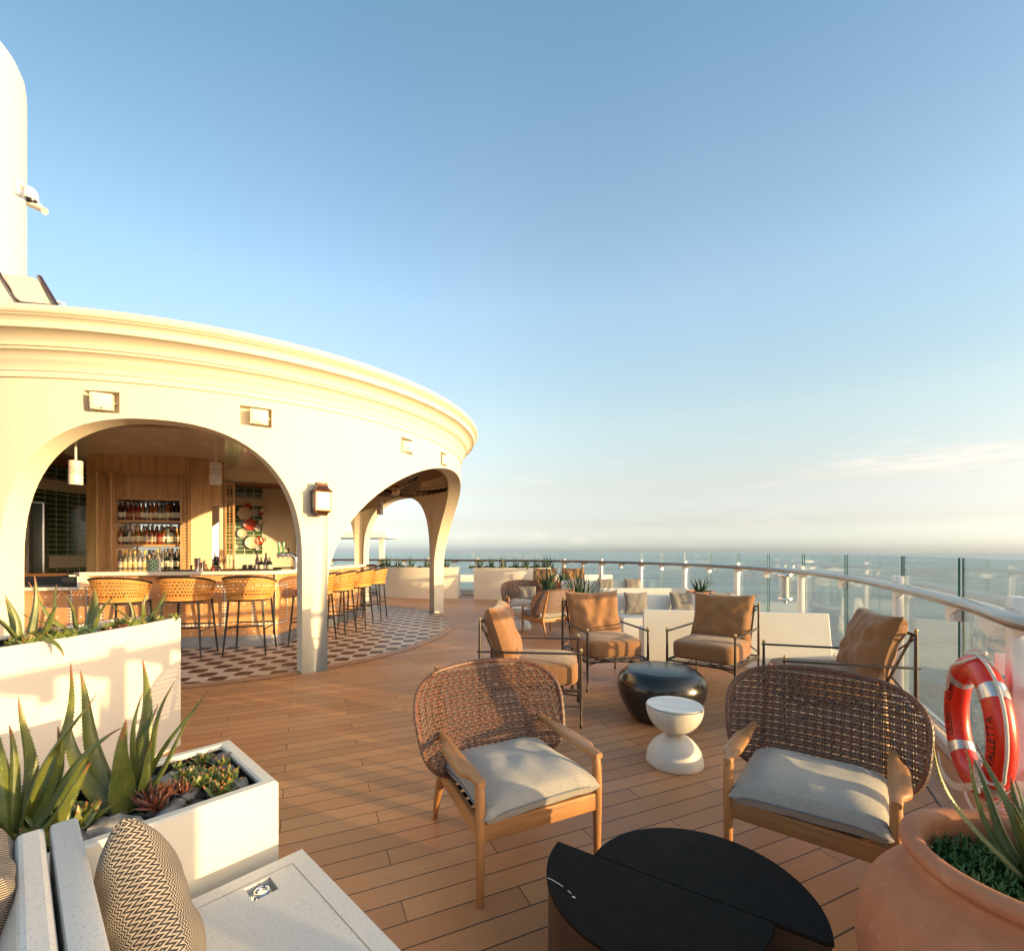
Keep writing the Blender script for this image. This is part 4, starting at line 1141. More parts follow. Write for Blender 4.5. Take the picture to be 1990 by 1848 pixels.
# ================================================================ SEATING GROUPS
wicker_chair('wicker armchair with grey cushion in the foreground, left of the black half-round table', (.151, 2.325, 0), radians(26.5))
wicker_chair('wicker armchair with grey cushion at the right, between the black table and the terracotta pot', (1.373, 2.199, 0), radians(-38.4))
wicker_chair('distant wicker armchair seen from the back, beside the small white hourglass table', (.50, 9.5, 0), radians(-150))
wicker_chair('farthest wicker armchair, facing us with a grey pillow in front of the curved planter', (.26, 10.73, 0), radians(4))
iron_chair('iron armchair with rust cushions turned right, just behind the foreground wicker chair', (.684, 4.75, 0), radians(84))
iron_chair('iron armchair with rust cushions behind and left of the black drum table', (1.26, 5.56, 0), radians(11.5))
iron_chair('iron armchair with rust cushions right of the drum table, before the low white wall', (2.155, 5.38, 0), radians(-41.5))
iron_chair('iron armchair with rust cushions at the far right beside the glass railing, turned left', (2.49, 4.46, 0), radians(-106))
iron_chair('far iron armchair with rust cushions left of the potted aloe, half hidden by plants', (.95, 14.3, 0), radians(-8))
iron_chair('far iron armchair with rust cushion right of the potted aloe, in front of the rail', (2.05, 14.5, 0), radians(3))
hourglass('white speckled hourglass side table in the foreground beside the black drum table', (1.27, 3.66, 0))
hourglass('small white hourglass side table far off between two wicker armchairs', (.2, 9.95, 0))
def drum():
    t = thing('drum_table', 'glossy black rounded drum table in the middle of the iron armchairs', 'coffee table', (1.485, 4.66, 0))
    pr = [(.27, 0), (.285, .006), (.325, .06), (.375, .14), (.415, .23), (.432, .31), (.425, .37), (.40, .42), (.365, .455), (.335, .478)]
    mb = MB(); mb.lathe(pr, 72); mb.build('body', M['drum'], t, sharp=70)
    mb = MB(); mb.lathe([(.335, .478), (.328, .484), (.322, .486), (.001, .486)], 72); mb.build('top', simple('satin_black_top', (.018, .018, .019), .26, .1, 10), t)
drum()
def half_table(label, c, ang, side):
    """a half cylinder: flat cut along ang, rounded to one side"""
    r = .402; h = .42; n = 48
    ts = [ang + (side * pi * k / n) for k in range(n + 1)]
    t = thing('half_round_table', label, 'coffee table', (c[0], c[1], 0), 0, 'pair of black half-round tables')
    P = [(r * cos(a), r * sin(a)) for a in ts]
    if side < 0: P = P[::-1]
    mb = MB(); th = .012
    mb.prism(P, h - th, h); mb.build('top', M['blackt'], t, sharp=50)
    r2 = r - .006; P2 = [(r2 * cos(a), r2 * sin(a)) for a in ts]; P3 = [((r2 - .012) * cos(a), (r2 - .012) * sin(a)) for a in ts][::-1]
    mb = MB(); mb.prism(P2 + P3 if side > 0 else (P2 + P3)[::-1], 0, h - th); mb.build('curved_side', M['blackside'], t, sharp=50)
    nx = Vector((-sin(ang), cos(ang))) * side * .006
    mb = MB(); mb.bar((-(r2 - .01) * cos(ang) + nx.x, -(r2 - .01) * sin(ang) + nx.y, (h - th) / 2 - .001), ((r2 - .01) * cos(ang) + nx.x, (r2 - .01) * sin(ang) + nx.y, (h - th) / 2 - .001), .01, h - th - .006); mb.build('flat_side', M['blackside'], t)
    return t
M['blackside'] = simple('brown_black_side', (.030, .016, .011), .30, .15, 12)
AT = atan2(-.3573, .5504)
half_table('black half-round table with a white scratch, its curved side towards us', (.533, 1.768), AT, -1)
half_table('black half-round table pushed back, its rounded edge towards the far chairs', (.672, 1.684), AT, 1)
mb = MB()
sc_ = [(G(*( ((1700 + a * .60302) * 1990 / 3360), ((2600 + b * .60302) * 1990 / 3360)), .42)) for a, b in [(160, 463), (185, 474), (215, 492), (245, 512), (270, 532), (290, 549)]]
for i in range(len(sc_) - 1):
    if i == 3: continue
    mb.bar((*sc_[i], .4206), (*sc_[i + 1], .4206), .0022, .0006)
a_ = G(((1700 + 303 * .60302) * 1990 / 3360), ((2600 + 568 * .60302) * 1990 / 3360), .42); mb.box((*a_, .4206), (.012, .005, .0006), rz=-.6)
tag(mb.build('paint_scratch', M['paper']), 'thin white chipped scratch line on the top of the nearer black half-round table', 'scratch')

# ================================================================ PLANTERS AND PLANTS
def stone_shape(mb, c, sz, seed):
    R = Matrix.Rotation(seed * 1.7, 3, 'Z') @ Matrix.Rotation(sin(seed) * .4, 3, 'X')
    mb.sbox(c, sz, 2.3, 3, basis=R, wob=min(sz) * .28, seed=seed)
def rocks(label, pts, mat, sz, par=None, seed=1, group=None):
    """separate river stones, each a thing of its own"""
    for k, (x, y, z, s_) in enumerate(pts):
        mb = MB(); stone_shape(mb, (0, 0, 0), (s_ * 1.3, s_ * .95, s_ * .62), seed + k * 1.37)
        o = mb.build('stone', M[mat], None, loc=(x, y, z)); tag(o, label, 'stone', group)
def gravel(name, poly_fn, n, zs, smin, smax, lab, mats, seed):
    """a bed of small pebbles nobody could count"""
    rnd = random.Random(seed); mb = MB()
    base = MB(); stone_shape(base, (0, 0, 0), (1.25, .95, .6), seed)
    for k in range(n):
        x, y = poly_fn(rnd); s_ = rnd.uniform(smin, smax); a = rnd.uniform(0, 6.28); ca, sa = cos(a), sin(a); q = rnd.uniform(.75, 1.25)
        z = zs + rnd.uniform(-.012, .012)
        mb.add([(x + (vx * ca - vy * sa * q) * s_, y + (vx * sa + vy * ca * q) * s_, z + vz * s_) for vx, vy, vz in base.v], base.f)
    o = mb.build(name, mats, None); tag(o, lab, 'pebbles', kind='stuff'); return o

def leafblade(mb, base, az, lean, L, wd, curl=.5, twist=0, seed=0, teeth=False, n=14, thick=.35, wob=.10):
    """one fleshy tapering leaf: leaves the ground at az, leaning out by lean, curving back up (curl>0) or drooping (curl<0)"""
    P = Vector(base); d = Vector((cos(az) * sin(lean), sin(az) * sin(lean), cos(lean))); out = Vector((cos(az), sin(az), 0)); up = Vector((0, 0, 1))
    sd = Vector((-sin(az), cos(az), 0)); pts = []; p = P.copy()
    for i in range(n + 1):
        u = i / n; pts.append((p.copy(), d.copy()))
        ln = lean - curl * u + wob * sin(u * 5 + seed)
        d = (out * sin(ln) + up * cos(ln) + sd * (twist * u * .5)).normalized(); p = p + d * (L / n)
    vs = []; uv = []; fs = []; K = 8
    for i, (p, d) in enumerate(pts):
        u = i / n; w_ = wd * (1 - u ** 1.5) ** .9 * (.72 + .5 * min(1, u * 5) * (1 - u * .35)) + .0012
        nr = sd.cross(d).normalized(); s2 = d.cross(nr).normalized()
        for k in range(K):
            A = 2 * pi * k / K; x = cos(A) * w_; y = sin(A) * w_ * thick
            y -= (x * x / w_) * .55 * (1 if True else 0) * -1            # concave upper face
            if k in (3, 4, 5) or k in (7, 0, 1): pass
            vs.append(p + s2 * x + nr * y); uv.append((u, k / K))
    for i in range(n):
        for k in range(K): fs.append((i * K + k, i * K + (k + 1) % K, (i + 1) * K + (k + 1) % K, (i + 1) * K + k))
    fs.append(tuple(n * K + k for k in range(K)))
    mb.add(vs, fs, uv)
    if teeth:
        for i in range(1, n):
            for j in (0, .5):
                for k in (0, 4):
                    a = Vector(vs[i * K + k]); b = Vector(vs[min(n, i + 1) * K + k]); q = a.lerp(b, j); c = Vector(pts[i][0]); o = (q - c)
                    if o.length < 1e-5: continue
                    o.normalize(); dd = pts[i][1] * .0035; e_ = .0045
                    mb.add([q - dd, q + dd, q + o * e_ + dd * .6, q + nr * .002], [(0, 1, 2), (1, 0, 3), (2, 1, 3), (0, 2, 3)], [(.8, 0)] * 4)

def aloe(name, label, loc, leaves, mat='agave', teeth=False, group=None, thick=.3):
    mb = MB()
    for k, (az, lean, L, wd, curl, *tw) in enumerate(leaves):
        leafblade(mb, (cos(az) * .02, sin(az) * .02, -.01), az, lean, L, wd * .78, curl, (tw[0] if tw else 0) + .35 * sin(k * 2.3), k * 1.3, teeth, n=20, thick=thick, wob=.22)
    o = mb.build(name, M[mat], None, loc=loc); tag(o, label, 'aloe', group); return o
def ring_leaves(n, L, wd, lean=(.15, .9), curl=(.0, .5), seed=0):
    r = random.Random(seed); o = []
    for k in range(n):
        f_ = k / n; o.append((k * 2.399 + r.uniform(-.3, .3), lean[0] + (lean[1] - lean[0]) * f_ + r.uniform(-.08, .08), L * r.uniform(.72, 1.08) * (1 - .12 * f_), wd * r.uniform(.8, 1.15), r.uniform(*curl), r.uniform(-.4, .4)))
    return o
def rosette(name, label, loc, n, r, seed, mat='succ', heads=5, flat=.6, wd=.28, cat='succulent', group=None, spread=1.0, lf=None):
    """a low cluster of small fleshy rosettes"""
    rnd = random.Random(seed); mb = MB()
    for h_ in range(heads):
        a = rnd.uniform(0, 6.28); q = rnd.uniform(0, 1) ** .6 * r * spread; c = (cos(a) * q, sin(a) * q, rnd.uniform(0, .35) * r)
        ll = r * rnd.uniform(.38, .62) if lf is None else lf * rnd.uniform(.7, 1.2)
        if c[2] > .02: mb.tube([(c[0] * .6, c[1] * .6, -.01), c], .004, 5)
        for k in range(n):
            f_ = k / n
            leafblade(mb, c, k * 2.4 + h_, .15 + 1.15 * f_, ll * (.6 + .5 * f_), ll * wd, rnd.uniform(-.1, .5), 0, k, n=5, thick=.35)
    o = mb.build(name, M[mat], None, loc=loc); tag(o, label, cat, group); return o

# --- tall planter on the left (its face towards us)
P1 = [(-2.83, 4.0), (-2.845, 3.6), (-2.88, 3.2), (-2.985, 2.73), (-3.16, 2.15), (-3.42, 1.55), (-3.75, 1.0)]
def planter_shell(name, label, front, back, h, mat, wall=.045, depth=.09, soilz=.04, group=None, bev=0):
    """open box of any outline: outer polygon, inner rim, soil sheet"""
    t = thing(name, label, 'planter', (front[0][0], front[0][1], 0), 0, group)
    pts = [Vector((x, y, 0)) for x, y in front + back[::-1]]
    n = len(pts); cen = sum(pts, Vector()) / n; inn = []
    for i in range(n):
        a = pts[i] - pts[i - 1]; b = pts[(i + 1) % n] - pts[i]; a.normalize(); b.normalize()
        na = Vector((-a.y, a.x, 0)); nb = Vector((-b.y, b.x, 0)); m = (na + nb); m.normalize(); k = max(.5, m.dot(na))
        if i == 0: area = sum(pts[j - 1].x * pts[j].y - pts[j].x * pts[j - 1].y for j in range(n)); sg = 1 if area > 0 else -1
        inn.append(pts[i] + m * sg * wall / k)
    lv = [(pts, 0), (pts, h - .008), ([p.lerp(q, .18) for p, q in zip(pts, inn)], h), ([p.lerp(q, .85) for p, q in zip(pts, inn)], h), (inn, h - .008), (inn, h - depth)]
    mb = MB(); vs = []; fs = []
    for P, z in lv: vs += [(p.x, p.y, z) for p in P]
    for l in range(len(lv) - 1):
        for i in range(n): fs.append((l * n + i, l * n + (i + 1) % n, (l + 1) * n + (i + 1) % n, (l + 1) * n + i))
    if sg < 0: fs = [f[::-1] for f in fs]
    mb.add(vs, fs); pbuild(mb, 'box', mat, t, sharp=30)
    mb = MB(); li = [p.lerp(cen, .004 / (p - cen).length) for p in inn]
    mb.add([(p.x, p.y, h - .02) for p in li] + [(p.x, p.y, h - depth + .002) for p in li], [(i, (i + 1) % n, n + (i + 1) % n, n + i) for i in range(n)]); pbuild(mb, 'liner', M['blackm'], t, smooth=False)
    mb = MB(); mb.add([(p.x, p.y, h - soilz) for p in inn], [tuple(range(n))]); pbuild(mb, 'soil', M['soil'], t, smooth=False)
    return t
P1b = [(x - .50, y + .03) for x, y in P1]
planter_shell('tall_planter', 'tall cream curved planter at the left edge, full of aloes, striped by rail shadows', P1, P1b, 1.085, m_terrazzo('planter_terrazzo', (.70, .65, .55), (.42, .36, .28), 230, .22), soilz=.05)
def along(path, s_, off=0, z=0):
    P = [Vector((x, y, 0)) for x, y in path]; i = 0
    while i < len(P) - 2 and s_ > (P[i + 1] - P[i]).length: s_ -= (P[i + 1] - P[i]).length; i += 1
    d = (P[i + 1] - P[i]).normalized(); p = P[i] + d * s_; return (p.x + d.y * off, p.y - d.x * off, z)
def p1pt(rnd): s_ = rnd.uniform(.07, 2.6); a = along(P1, s_, rnd.uniform(.06, .43)); return a[0], a[1]
gravel('pebble_bed', p1pt, 420, 1.045, .022, .042, 'mixed grey and buff river pebbles filling the tall cream planter', [M['pebbleb']], 5)
Z1 = 1.05
def A1(s_, off): a = along(P1, s_, off); return (a[0], a[1], Z1)
D2 = radians
# aloes, right to left along the planter
aloe('aloe', 'small aloe at the right end of the tall planter, leaning right', A1(.17, .22), [(D2(60), .55, .36, .021, .1), (D2(15), .6, .30, .019, .1), (D2(100), .25, .27, .020, .1), (D2(200), .30, .33, .020, -.05), (D2(240), .7, .30, .018, .2), (D2(330), .35, .22, .02, .1), (D2(30), .9, .28, .017, .4)], teeth=True)
aloe('aloe', 'aloe with tall upright pale leaves in the middle of the tall planter', A1(.65, .2), [(D2(80), .05, .36, .034, .0), (D2(215), .72, .50, .030, .25, .2), (D2(235), .30, .34, .030, -.1), (D2(10), .50, .36, .024, .0), (D2(200), 1.1, .40, .016, .2), (D2(120), .2, .30, .026, .05), (D2(60), .3, .25, .016, -.05)], teeth=True)
aloe('aloe', 'big aloe at the left picture edge in the tall planter with a drooping leaf', A1(1.06, .16), [(D2(110), .12, .46, .03, .05), (D2(60), .42, .42, .03, .15), (D2(20), .65, .33, .034, .2), (D2(200), .25, .36, .028, .05), (D2(250), .5, .4, .026, .1), (D2(-8), .45, .36, .030, -2.6), (D2(160), .6, .35, .026, .2)], teeth=True)
rosette('jade_plant', 'red-tipped succulent spilling at the right corner of the tall planter', A1(.08, .10), 7, .10, 3, 'succ', 9, wd=.34)
rosette('jade_plant', 'yellow-green succulent cluster between the right aloe and the middle aloe', A1(.38, .14), 8, .13, 4, 'succ', 16, wd=.36)
rosette('jade_plant', 'small reddish succulent close right of the upright aloe in the tall planter', A1(.53, .12), 7, .09, 14, 'succr', 6, wd=.34)
rosette('jade_plant', 'grey-green finger succulent left of the upright aloe', A1(.84, .15), 8, .12, 5, 'agaved', 12, wd=.17, lf=.075)
rosette('jade_plant', 'dark glossy jade succulent beside the left aloe of the tall planter', A1(1.0, .12), 8, .14, 6, 'succ', 14, wd=.40)

# --- low square-edged planter in front
PL = Vector((-.684, -.730)).normalized(); PW_ = Vector((-.730, .684)).normalized(); P0 = Vector((-.968, 1.94))
def R2(a, b, z=0): q = P0 + PL * a + PW_ * b; return (q.x, q.y, z)
fr_ = [R2(0, 0)[:2], R2(1.9, 0)[:2]]; bk_ = [R2(0, .63)[:2], R2(1.9, .63)[:2]]
planter_shell('low_planter', 'low white rectangular planter with large stones and aloes in front', fr_, bk_, .70, simple('planter_gloss_paint', (.70, .66, .57), .36, .03, 3, coat=.15), wall=.052, depth=.12, soilz=.085)
def p2pt(rnd): a = R2(rnd.uniform(.06, 1.8), rnd.uniform(.06, .57)); return a[0], a[1]
gravel('stone_bed', p2pt, 420, .628, .03, .06, 'dark grey stones covering the soil of the low white planter', [M['pebble']], 9)
ZB = .645
def A2(a, b, dz=0): q = R2(a, b); return (q[0], q[1], ZB + dz)
for k, (a, b, s_, m_, lb) in enumerate([(.50, .13, .125, 'rock', 'largest veined stone at the front rim of the low planter, beside the pillow tip'),
        (.60, .15, .07, 'pebble', 'grey round stone left of the largest veined stone'), (.345, .125, .085, 'pebble', 'long flat grey stone lying along the front rim right of the veined stone'),
        (.28, .42, .09, 'rock', 'buff stone behind the dark red succulent'), (.07, .46, .09, 'pebble', 'blue-grey round stone by the far right corner of the low planter'), (.10, .16, .075, 'pebble', 'grey stone near the right rim of the low planter'),
        (.26, .22, .06, 'pebble', 'small grey stone between the succulents near the front rim'), (.92, .12, .12, 'pebble', 'big dark veined stone at the left front below the large aloe'), (.10, .34, .07, 'pebble', 'small pale stone at the right end behind the green rosette')]):
    mb = MB(); stone_shape(mb, (0, 0, 0), (s_ * (1.9 if 'long' in lb else 1.3), s_ * .9, s_ * .62), k * 1.37 + 2)
    o = mb.build('stone', M[m_], None, loc=A2(a, b, .02)); tag(o, lb, 'stone', 'large stones in the low planter')
aloe('aloe', 'large thorny aloe in the middle of the low planter, tallest leaf pointing up', A2(.45, .34), [(D2(85), .04, .58, .046, -.05), (D2(165), .42, .58, .044, .12, -.1), (D2(30), .36, .52, .034, .05), (D2(55), .22, .40, .030, -.05), (D2(300), .12, .34, .050, .05), (D2(180), .62, .46, .05, .2), (D2(10), .50, .42, .022, -.15),
    (D2(75), .12, .45, .022, -.02), (D2(40), .65, .50, .022, .25), (D2(200), 1.25, .62, .026, -.1), (D2(140), .3, .34, .04, .1), (D2(350), .38, .30, .026, .0)], teeth=True)
aloe('aloe', 'broad-leaved aloe at the left end of the low planter, cut by the picture edge', A2(.76, .34), [(D2(65), .20, .62, .046, .0), (D2(95), .12, .50, .036, .0), (D2(20), .62, .50, .056, -.25), (D2(10), .45, .56, .026, .05), (D2(150), .30, .48, .044, .1), (D2(185), .65, .5, .05, .1), (D2(350), .95, .42, .046, .35), (D2(240), .8, .5, .05, .3), (D2(300), .9, .42, .05, .4), (D2(120), .15, .4, .024, 0), (D2(30), .3, .42, .05, .1)], teeth=True)
rosette('spiky_succulent', 'dark red spiky succulent in front of the large aloe in the low planter', A2(.36, .26), 16, .10, 21, 'succr', 10, wd=.10, lf=.075)
rosette('rosette_succulent', 'bright green rosette succulent with pink edges at the right end of the low planter', A2(.18, .23), 11, .085, 22, 'succ', 7, wd=.30, lf=.07)
rosette('rosette_succulent', 'red-green leafy succulent along the back rim of the low planter', A2(.20, .43), 9, .13, 23, 'succ', 13, wd=.3, lf=.06)
rosette('rosette_succulent', 'pointed green succulent with red tips beside the pale backrest', A2(.62, .26), 10, .10, 24, 'agave', 8, wd=.2, lf=.09)

# --- terrazzo benches back to back with their backrests
mterr = M['terr']
BLn = PL; BW = -PW_                                    # seat depth runs along PL, width along BW
B0 = Vector((-.847, 1.889))
def RB(a, b, z=0): q = B0 + BLn * a + BW * b; return Vector((q.x, q.y, z))
BAS = Matrix(((BW.x, BLn.x, 0), (BW.y, BLn.y, 0), (0, 0, 1)))
BASR = Matrix(((BW.x, -BLn.x, 0), (BW.y, -BLn.y, 0), (0, 0, 1)))
t = thing('terrazzo_bench', 'white terrazzo bench with a sunken latch in its seat, lower left foreground', 'bench', tuple(RB(.3, .8)))
def seat_with_recess():
    mb = MB()
    u0, u1, v0, v1 = -.0, 1.8, -.0, .66                 # b, a ranges
    r = (.075, .165, .150, .235)                         # recess: b0,b1,a0,a1
    z = .45
    xs = [u0, r[0], r[1], u1]; ys = [v0, r[2], r[3], v1]
    for i in range(3):
        for j in range(3):
            if i == 1 and j == 1: continue
            mb.add([RB(ys[j], xs[i], z), RB(ys[j], xs[i + 1], z), RB(ys[j + 1], xs[i + 1], z), RB(ys[j + 1], xs[i], z)], [(3, 2, 1, 0)])
    c = [RB(r[2], r[0]), RB(r[2], r[1]), RB(r[3], r[1]), RB(r[3], r[0])]
    for i in range(4):
        a, b = c[i], c[(i + 1) % 4]; mb.add([(a.x, a.y, z), (b.x, b.y, z), (b.x, b.y, z - .03), (a.x, a.y, z - .03)], [(0, 1, 2, 3)])
    mb.add([(p.x, p.y, z - .03) for p in c], [(0, 1, 2, 3)])
    o = [RB(v0, u0), RB(v0, u1), RB(v1, u1), RB(v1, u0)]
    for i in range(4):
        a, b = o[i], o[(i + 1) % 4]; mb.add([(a.x, a.y, z), (a.x, a.y, 0), (b.x, b.y, 0), (b.x, b.y, z)], [(0, 1, 2, 3)])
    return mb
# seat body with a lid outlined by a painted shadow gap
pbuild(seat_with_recess(), 'seat', mterr, t, sharp=20, merge=True)
mb = MB()
for a, b in (((.062, .062), (.062, 1.8)), ((.062, .062), (.60, .062))):
    p, q = RB(*a, .4503), RB(*b, .4503); mb.bar(p, q, .0028, .0008)
pbuild(mb, 'lid_gap', simple('painted_gap_shadow', (.30, .24, .17), .8, .1, 10), t)  # thin brown strips on the flat seat, coloured as the gap's shadow
mb = MB(); c = RB(.192, .12, .422); mb.lathe([(.036, 0), (.037, .006), (.030, .008), (.028, .004), (.001, .004)], 28, c); mb.lathe([(.001, .016), (.012, .015), (.014, .005)], 16, c + Vector((0, 0, .003)))
pts = [c + Vector((.026 * cos(k * .5) * (1 - k * .004), .026 * sin(k * .5) * (1 - k * .004), .012 + k * .0004)) for k in range(30)]; mb.tube(pts, .003, 6)
pbuild(mb, 'latch', M['chrome'], t)
mb = MB()
bb = RB(.66 + .034, .78, .45 + .195); mb.box((bb.x, bb.y, .425), (1.60, .062, .85), basis=BAS, bev=.012); pbuild(mb, 'backrest', mterr, t)
t2 = thing('terrazzo_bench', 'second terrazzo bench behind the first, only its slanted backrest showing at the left', 'bench', tuple(RB(1.0, .8)))
mb = MB(); bb = RB(.66 + .105, .78)
sl_ = [(-.030, 0), (.16, 0), (.16, .40), (.032, .82), (.026, .85), (-.030, .85)]
vs = []
for e_ in (-.80, .80):
    for a, z in sl_: q = bb + Vector((BLn.x, BLn.y, 0)) * a + Vector((BW.x, BW.y, 0)) * e_; vs.append((q.x, q.y, z))
n = len(sl_); mb.add(vs, [tuple(range(n)), tuple(range(2 * n - 1, n - 1, -1))] + [(i, n + i, n + (i + 1) % n, (i + 1) % n) for i in range(n)])
o = pbuild(mb, 'backrest', mterr, t2, smooth=False); mod = o.modifiers.new('b', 'BEVEL'); mod.width = .012; mod.segments = 2
mb = MB(); bb = RB(.66 + .105 + .16 + .26, .78); mb.box((bb.x, bb.y, .22), (1.6, .52, .44), basis=BAS, bev=.01); pbuild(mb, 'seat', mterr, t2)
def cushion(label, c, face, lean, wd, ht, th, mat, seed, group=None, roll=0, name='pillow', full=.7, pinch=.10):
    """square pillow, front towards the compass angle face (radians), leaning back"""
    B = RZ(face + pi / 2) @ RX(pi / 2 - lean) @ RZ(roll)
    mb = MB(); mb.pillow(wd, ht, th, B, (0, 0, 0), 34, pinch, .010, seed, full)
    o = mb.build(name, M[mat] if isinstance(mat, str) else mat, None, loc=c); tag(o, label, 'pillow', group)
    if False:
        pm = MB(); pts = []
        for k in range(100):
            a = 2 * pi * k / 100; ca, sa = cos(a), sin(a); r = (abs(ca) ** 14 + abs(sa) ** 14) ** (-1 / 14); u = r * ca; v = r * sa
            pts.append(B @ Vector((u * wd / 2 * (1 - pinch * (1 - v * v)), v * ht / 2 * (1 - pinch * (1 - u * u)), 0)))
        pm.tube(pts, .004, 5, closed=True); pm.build('seam', M['blackm'], o)
    return o
fc = atan2(-BLn.y, -BLn.x)
q = RB(.66 - .115, .35, .63); cushion('black and cream herringbone pillow on the terrazzo bench, leaning on the backrest', tuple(q), fc, .17, .47, .45, .185, 'herring', 1, roll=.62, full=.95, pinch=.12)
q = RB(.66 + .24, .12, .68); cushion('herringbone pillow cut by the left picture edge behind the slanted backrest', tuple(q), fc + pi, .25, .44, .44, .18, 'herring', 2, roll=.1)

# --- terracotta urn at the right
def urn():
    hm = .87; x, y = 1.676 * hm, 1.509 * hm
    t = thing('terracotta_urn', 'big weathered terracotta urn with a rolled rim at the lower right corner', 'plant pot', (x, y, 0))
    pr = [(.22, 0), (.235, .01), (.30, .12), (.36, .25), (.397, .38), (.400, .45), (.388, .53), (.355, .605), (.305, .66), (.268, .685), (.252, .70), (.250, .715), (.262, .727), (.281, .742), (.289, .758), (.286, .773), (.272, .783), (.252, .784), (.236, .775), (.229, .76), (.228, .735), (.226, .66), (.22, .62)]
    c = bez([(r, 0, z) for r, z in pr], 4)
    mb = MB(); mb.lathe([(p.x, p.z) for p in c], 96); mb.f = mb.f[:-1]; mb.build('vessel', M['terra'], t, sharp=80)
    mb = MB(); mb.lathe([(.23, .675), (.001, .685)], 40); mb.build('soil', M['soil'], t)
    return x, y
ux, uy = urn()
aloe('aloe', 'aloe with long thorny leaves growing in the terracotta urn', (ux + .05, uy + .0, .69), [(D2(150), .66, .46, .020, .35, -.1), (D2(128), .50, .42, .018, .2), (D2(120), .28, .30, .020, .1), (D2(105), .50, .40, .022, .3), (D2(85), .26, .30, .024, .05), (D2(70), .1, .42, .030, .0), (D2(30), .35, .40, .03, .1), (D2(-20), .4, .4, .03, .2),
    (D2(200), .55, .28, .02, .2), (D2(250), .6, .3, .022, .3), (D2(300), .5, .34, .026, .2), (D2(95), .62, .36, .022, .1), (D2(140), .3, .26, .014, .1)], 'agave', teeth=True)
def herbs():
    rnd = random.Random(4); mb = MB()
    for k in range(620):
        a = rnd.uniform(0, 6.28); r = .215 * sqrt(rnd.random()); c = (ux + r * cos(a), uy + r * sin(a), .685)
        h_ = rnd.uniform(.02, .045)
        for j in range(4): leafblade(mb, (c[0], c[1], c[2] + h_ * j * .3), rnd.uniform(0, 6.28), rnd.uniform(.4, 1.3), rnd.uniform(.018, .034), .0035, .2, 0, k, n=3, thick=.3)
    o = mb.build('ground_cover', M['herb'], None); tag(o, 'dense bright green groundcover filling the mouth of the terracotta urn', 'groundcover', kind='stuff')
herbs()

# ================================================================ FAR SIDE OF THE DECK
def far_planter(label, front, depth_dir, h=1.085):
    bk = [(x + depth_dir[0], y + depth_dir[1]) for x, y in front]
    return planter_shell('curved_planter', label, front, bk, h, M['cream'], soilz=.05, group='curved white planters at the far end of the deck')
def arcpts(a, b, bulge, n=14):
    a = Vector((*a, 0)); b = Vector((*b, 0)); d = b - a; nn = Vector((d.y, -d.x, 0)).normalized()
    return [((a + d * (k / n) + nn * bulge * sin(pi * (k / n) ** .75))[0], (a + d * (k / n) + nn * bulge * sin(pi * (k / n) ** .75))[1]) for k in range(n + 1)]
FA = [(-5.0, 18.2), (-4.92, 17.5), (-4.62, 16.95), (-4.1, 16.6), (-3.5, 16.4), (-2.8, 16.3), (-1.92, 16.28)]
FB = [(-1.33, 16.28), (-.7, 16.05), (.0, 15.85), (.6, 15.8), (1.1, 15.95), (1.42, 16.25)]
def smoothp(P): return [(p.x, p.y) for p in bez([(x, y, 0) for x, y in P], 4)]
FA, FB = smoothp(FA), smoothp(FB)
far_planter('long curved white planter seen through the far arch, behind the plaster column', FA, (.05, .7))
far_planter('curved white planter right of the gap in front of the far rail', FB, (0, .7))
rnd = random.Random(11)
for lab, P, n in (('spiky aloe in the curved planter seen through the far arch', FA, 7), ('spiky aloe in the curved planter right of the gap', FB, 8)):
    m_ = len(P) - 1
    for k in range(n):
        f_ = (k + .5) / n; i = int(f_ * m_); x, y = P[i]; x = P[i][0] + (P[i + 1][0] - P[i][0]) * (f_ * m_ - i); y = P[i][1] + .25
        aloe('aloe', lab + ' (%s along its row)' % ['first', 'second', 'third', 'fourth', 'fifth', 'sixth', 'seventh', 'eighth'][k], (x, y, 1.04), ring_leaves(12, .42 + .12 * rnd.random(), .022, (.1, .85), (.0, .4), k + n), 'agaved', group='aloes in the far curved planters')
    for k in range(n + 3):
        f_ = (k + .5) / (n + 3); i = int(f_ * m_); rosette('succulent', 'low dark succulent between the aloes ' + ('behind the far arch' if P is FA else 'in the planter right of the gap'), (P[i][0], P[i][1] + .16, 1.05), 7, .16, k + 40, 'agaved' if k % 3 else 'succ', 8, wd=.4, group='low succulents in the far planter ' + ('behind the arch' if P is FA else 'right of the gap'))

# --- white built-in benches in rows
wp = simple('bench_white', (.66, .64, .60), .5, .03, 3, .05, 40)
def bench(label, x0, y0, L, ang, h=.79, sd=.62, seat=True, back=.16, facing=-1, nm='built_in_bench'):
    t = thing(nm, label, 'bench', (x0, y0, 0), ang, 'white built-in benches')
    mb = MB()
    if seat: mb.box((L / 2, facing * (back / 2 + sd / 2) , .225), (L, sd - .004, .45), bev=.012); mb.build('seat', wp, t)
    mb = MB(); mb.add([(-.0, -back / 2, 0), (L, -back / 2, 0), (L, back / 2, 0), (0, back / 2, 0), (.03 if not seat else .0, -back / 2 + .03, h), (L - (.05 if seat else 0), -back / 2 + .03, h), (L - (.05 if seat else 0), back / 2, h), (.0, back / 2, h)],
        [(0, 3, 2, 1), (4, 5, 6, 7), (0, 1, 5, 4), (1, 2, 6, 5), (2, 3, 7, 6), (3, 0, 4, 7)])
    o = mb.build('backrest', wp, t, smooth=False); m_ = o.modifiers.new('b', 'BEVEL'); m_.width = .012; m_.segments = 2
    return t
aw = atan2(6.42 - 6.86, 4.42 - 1.93)
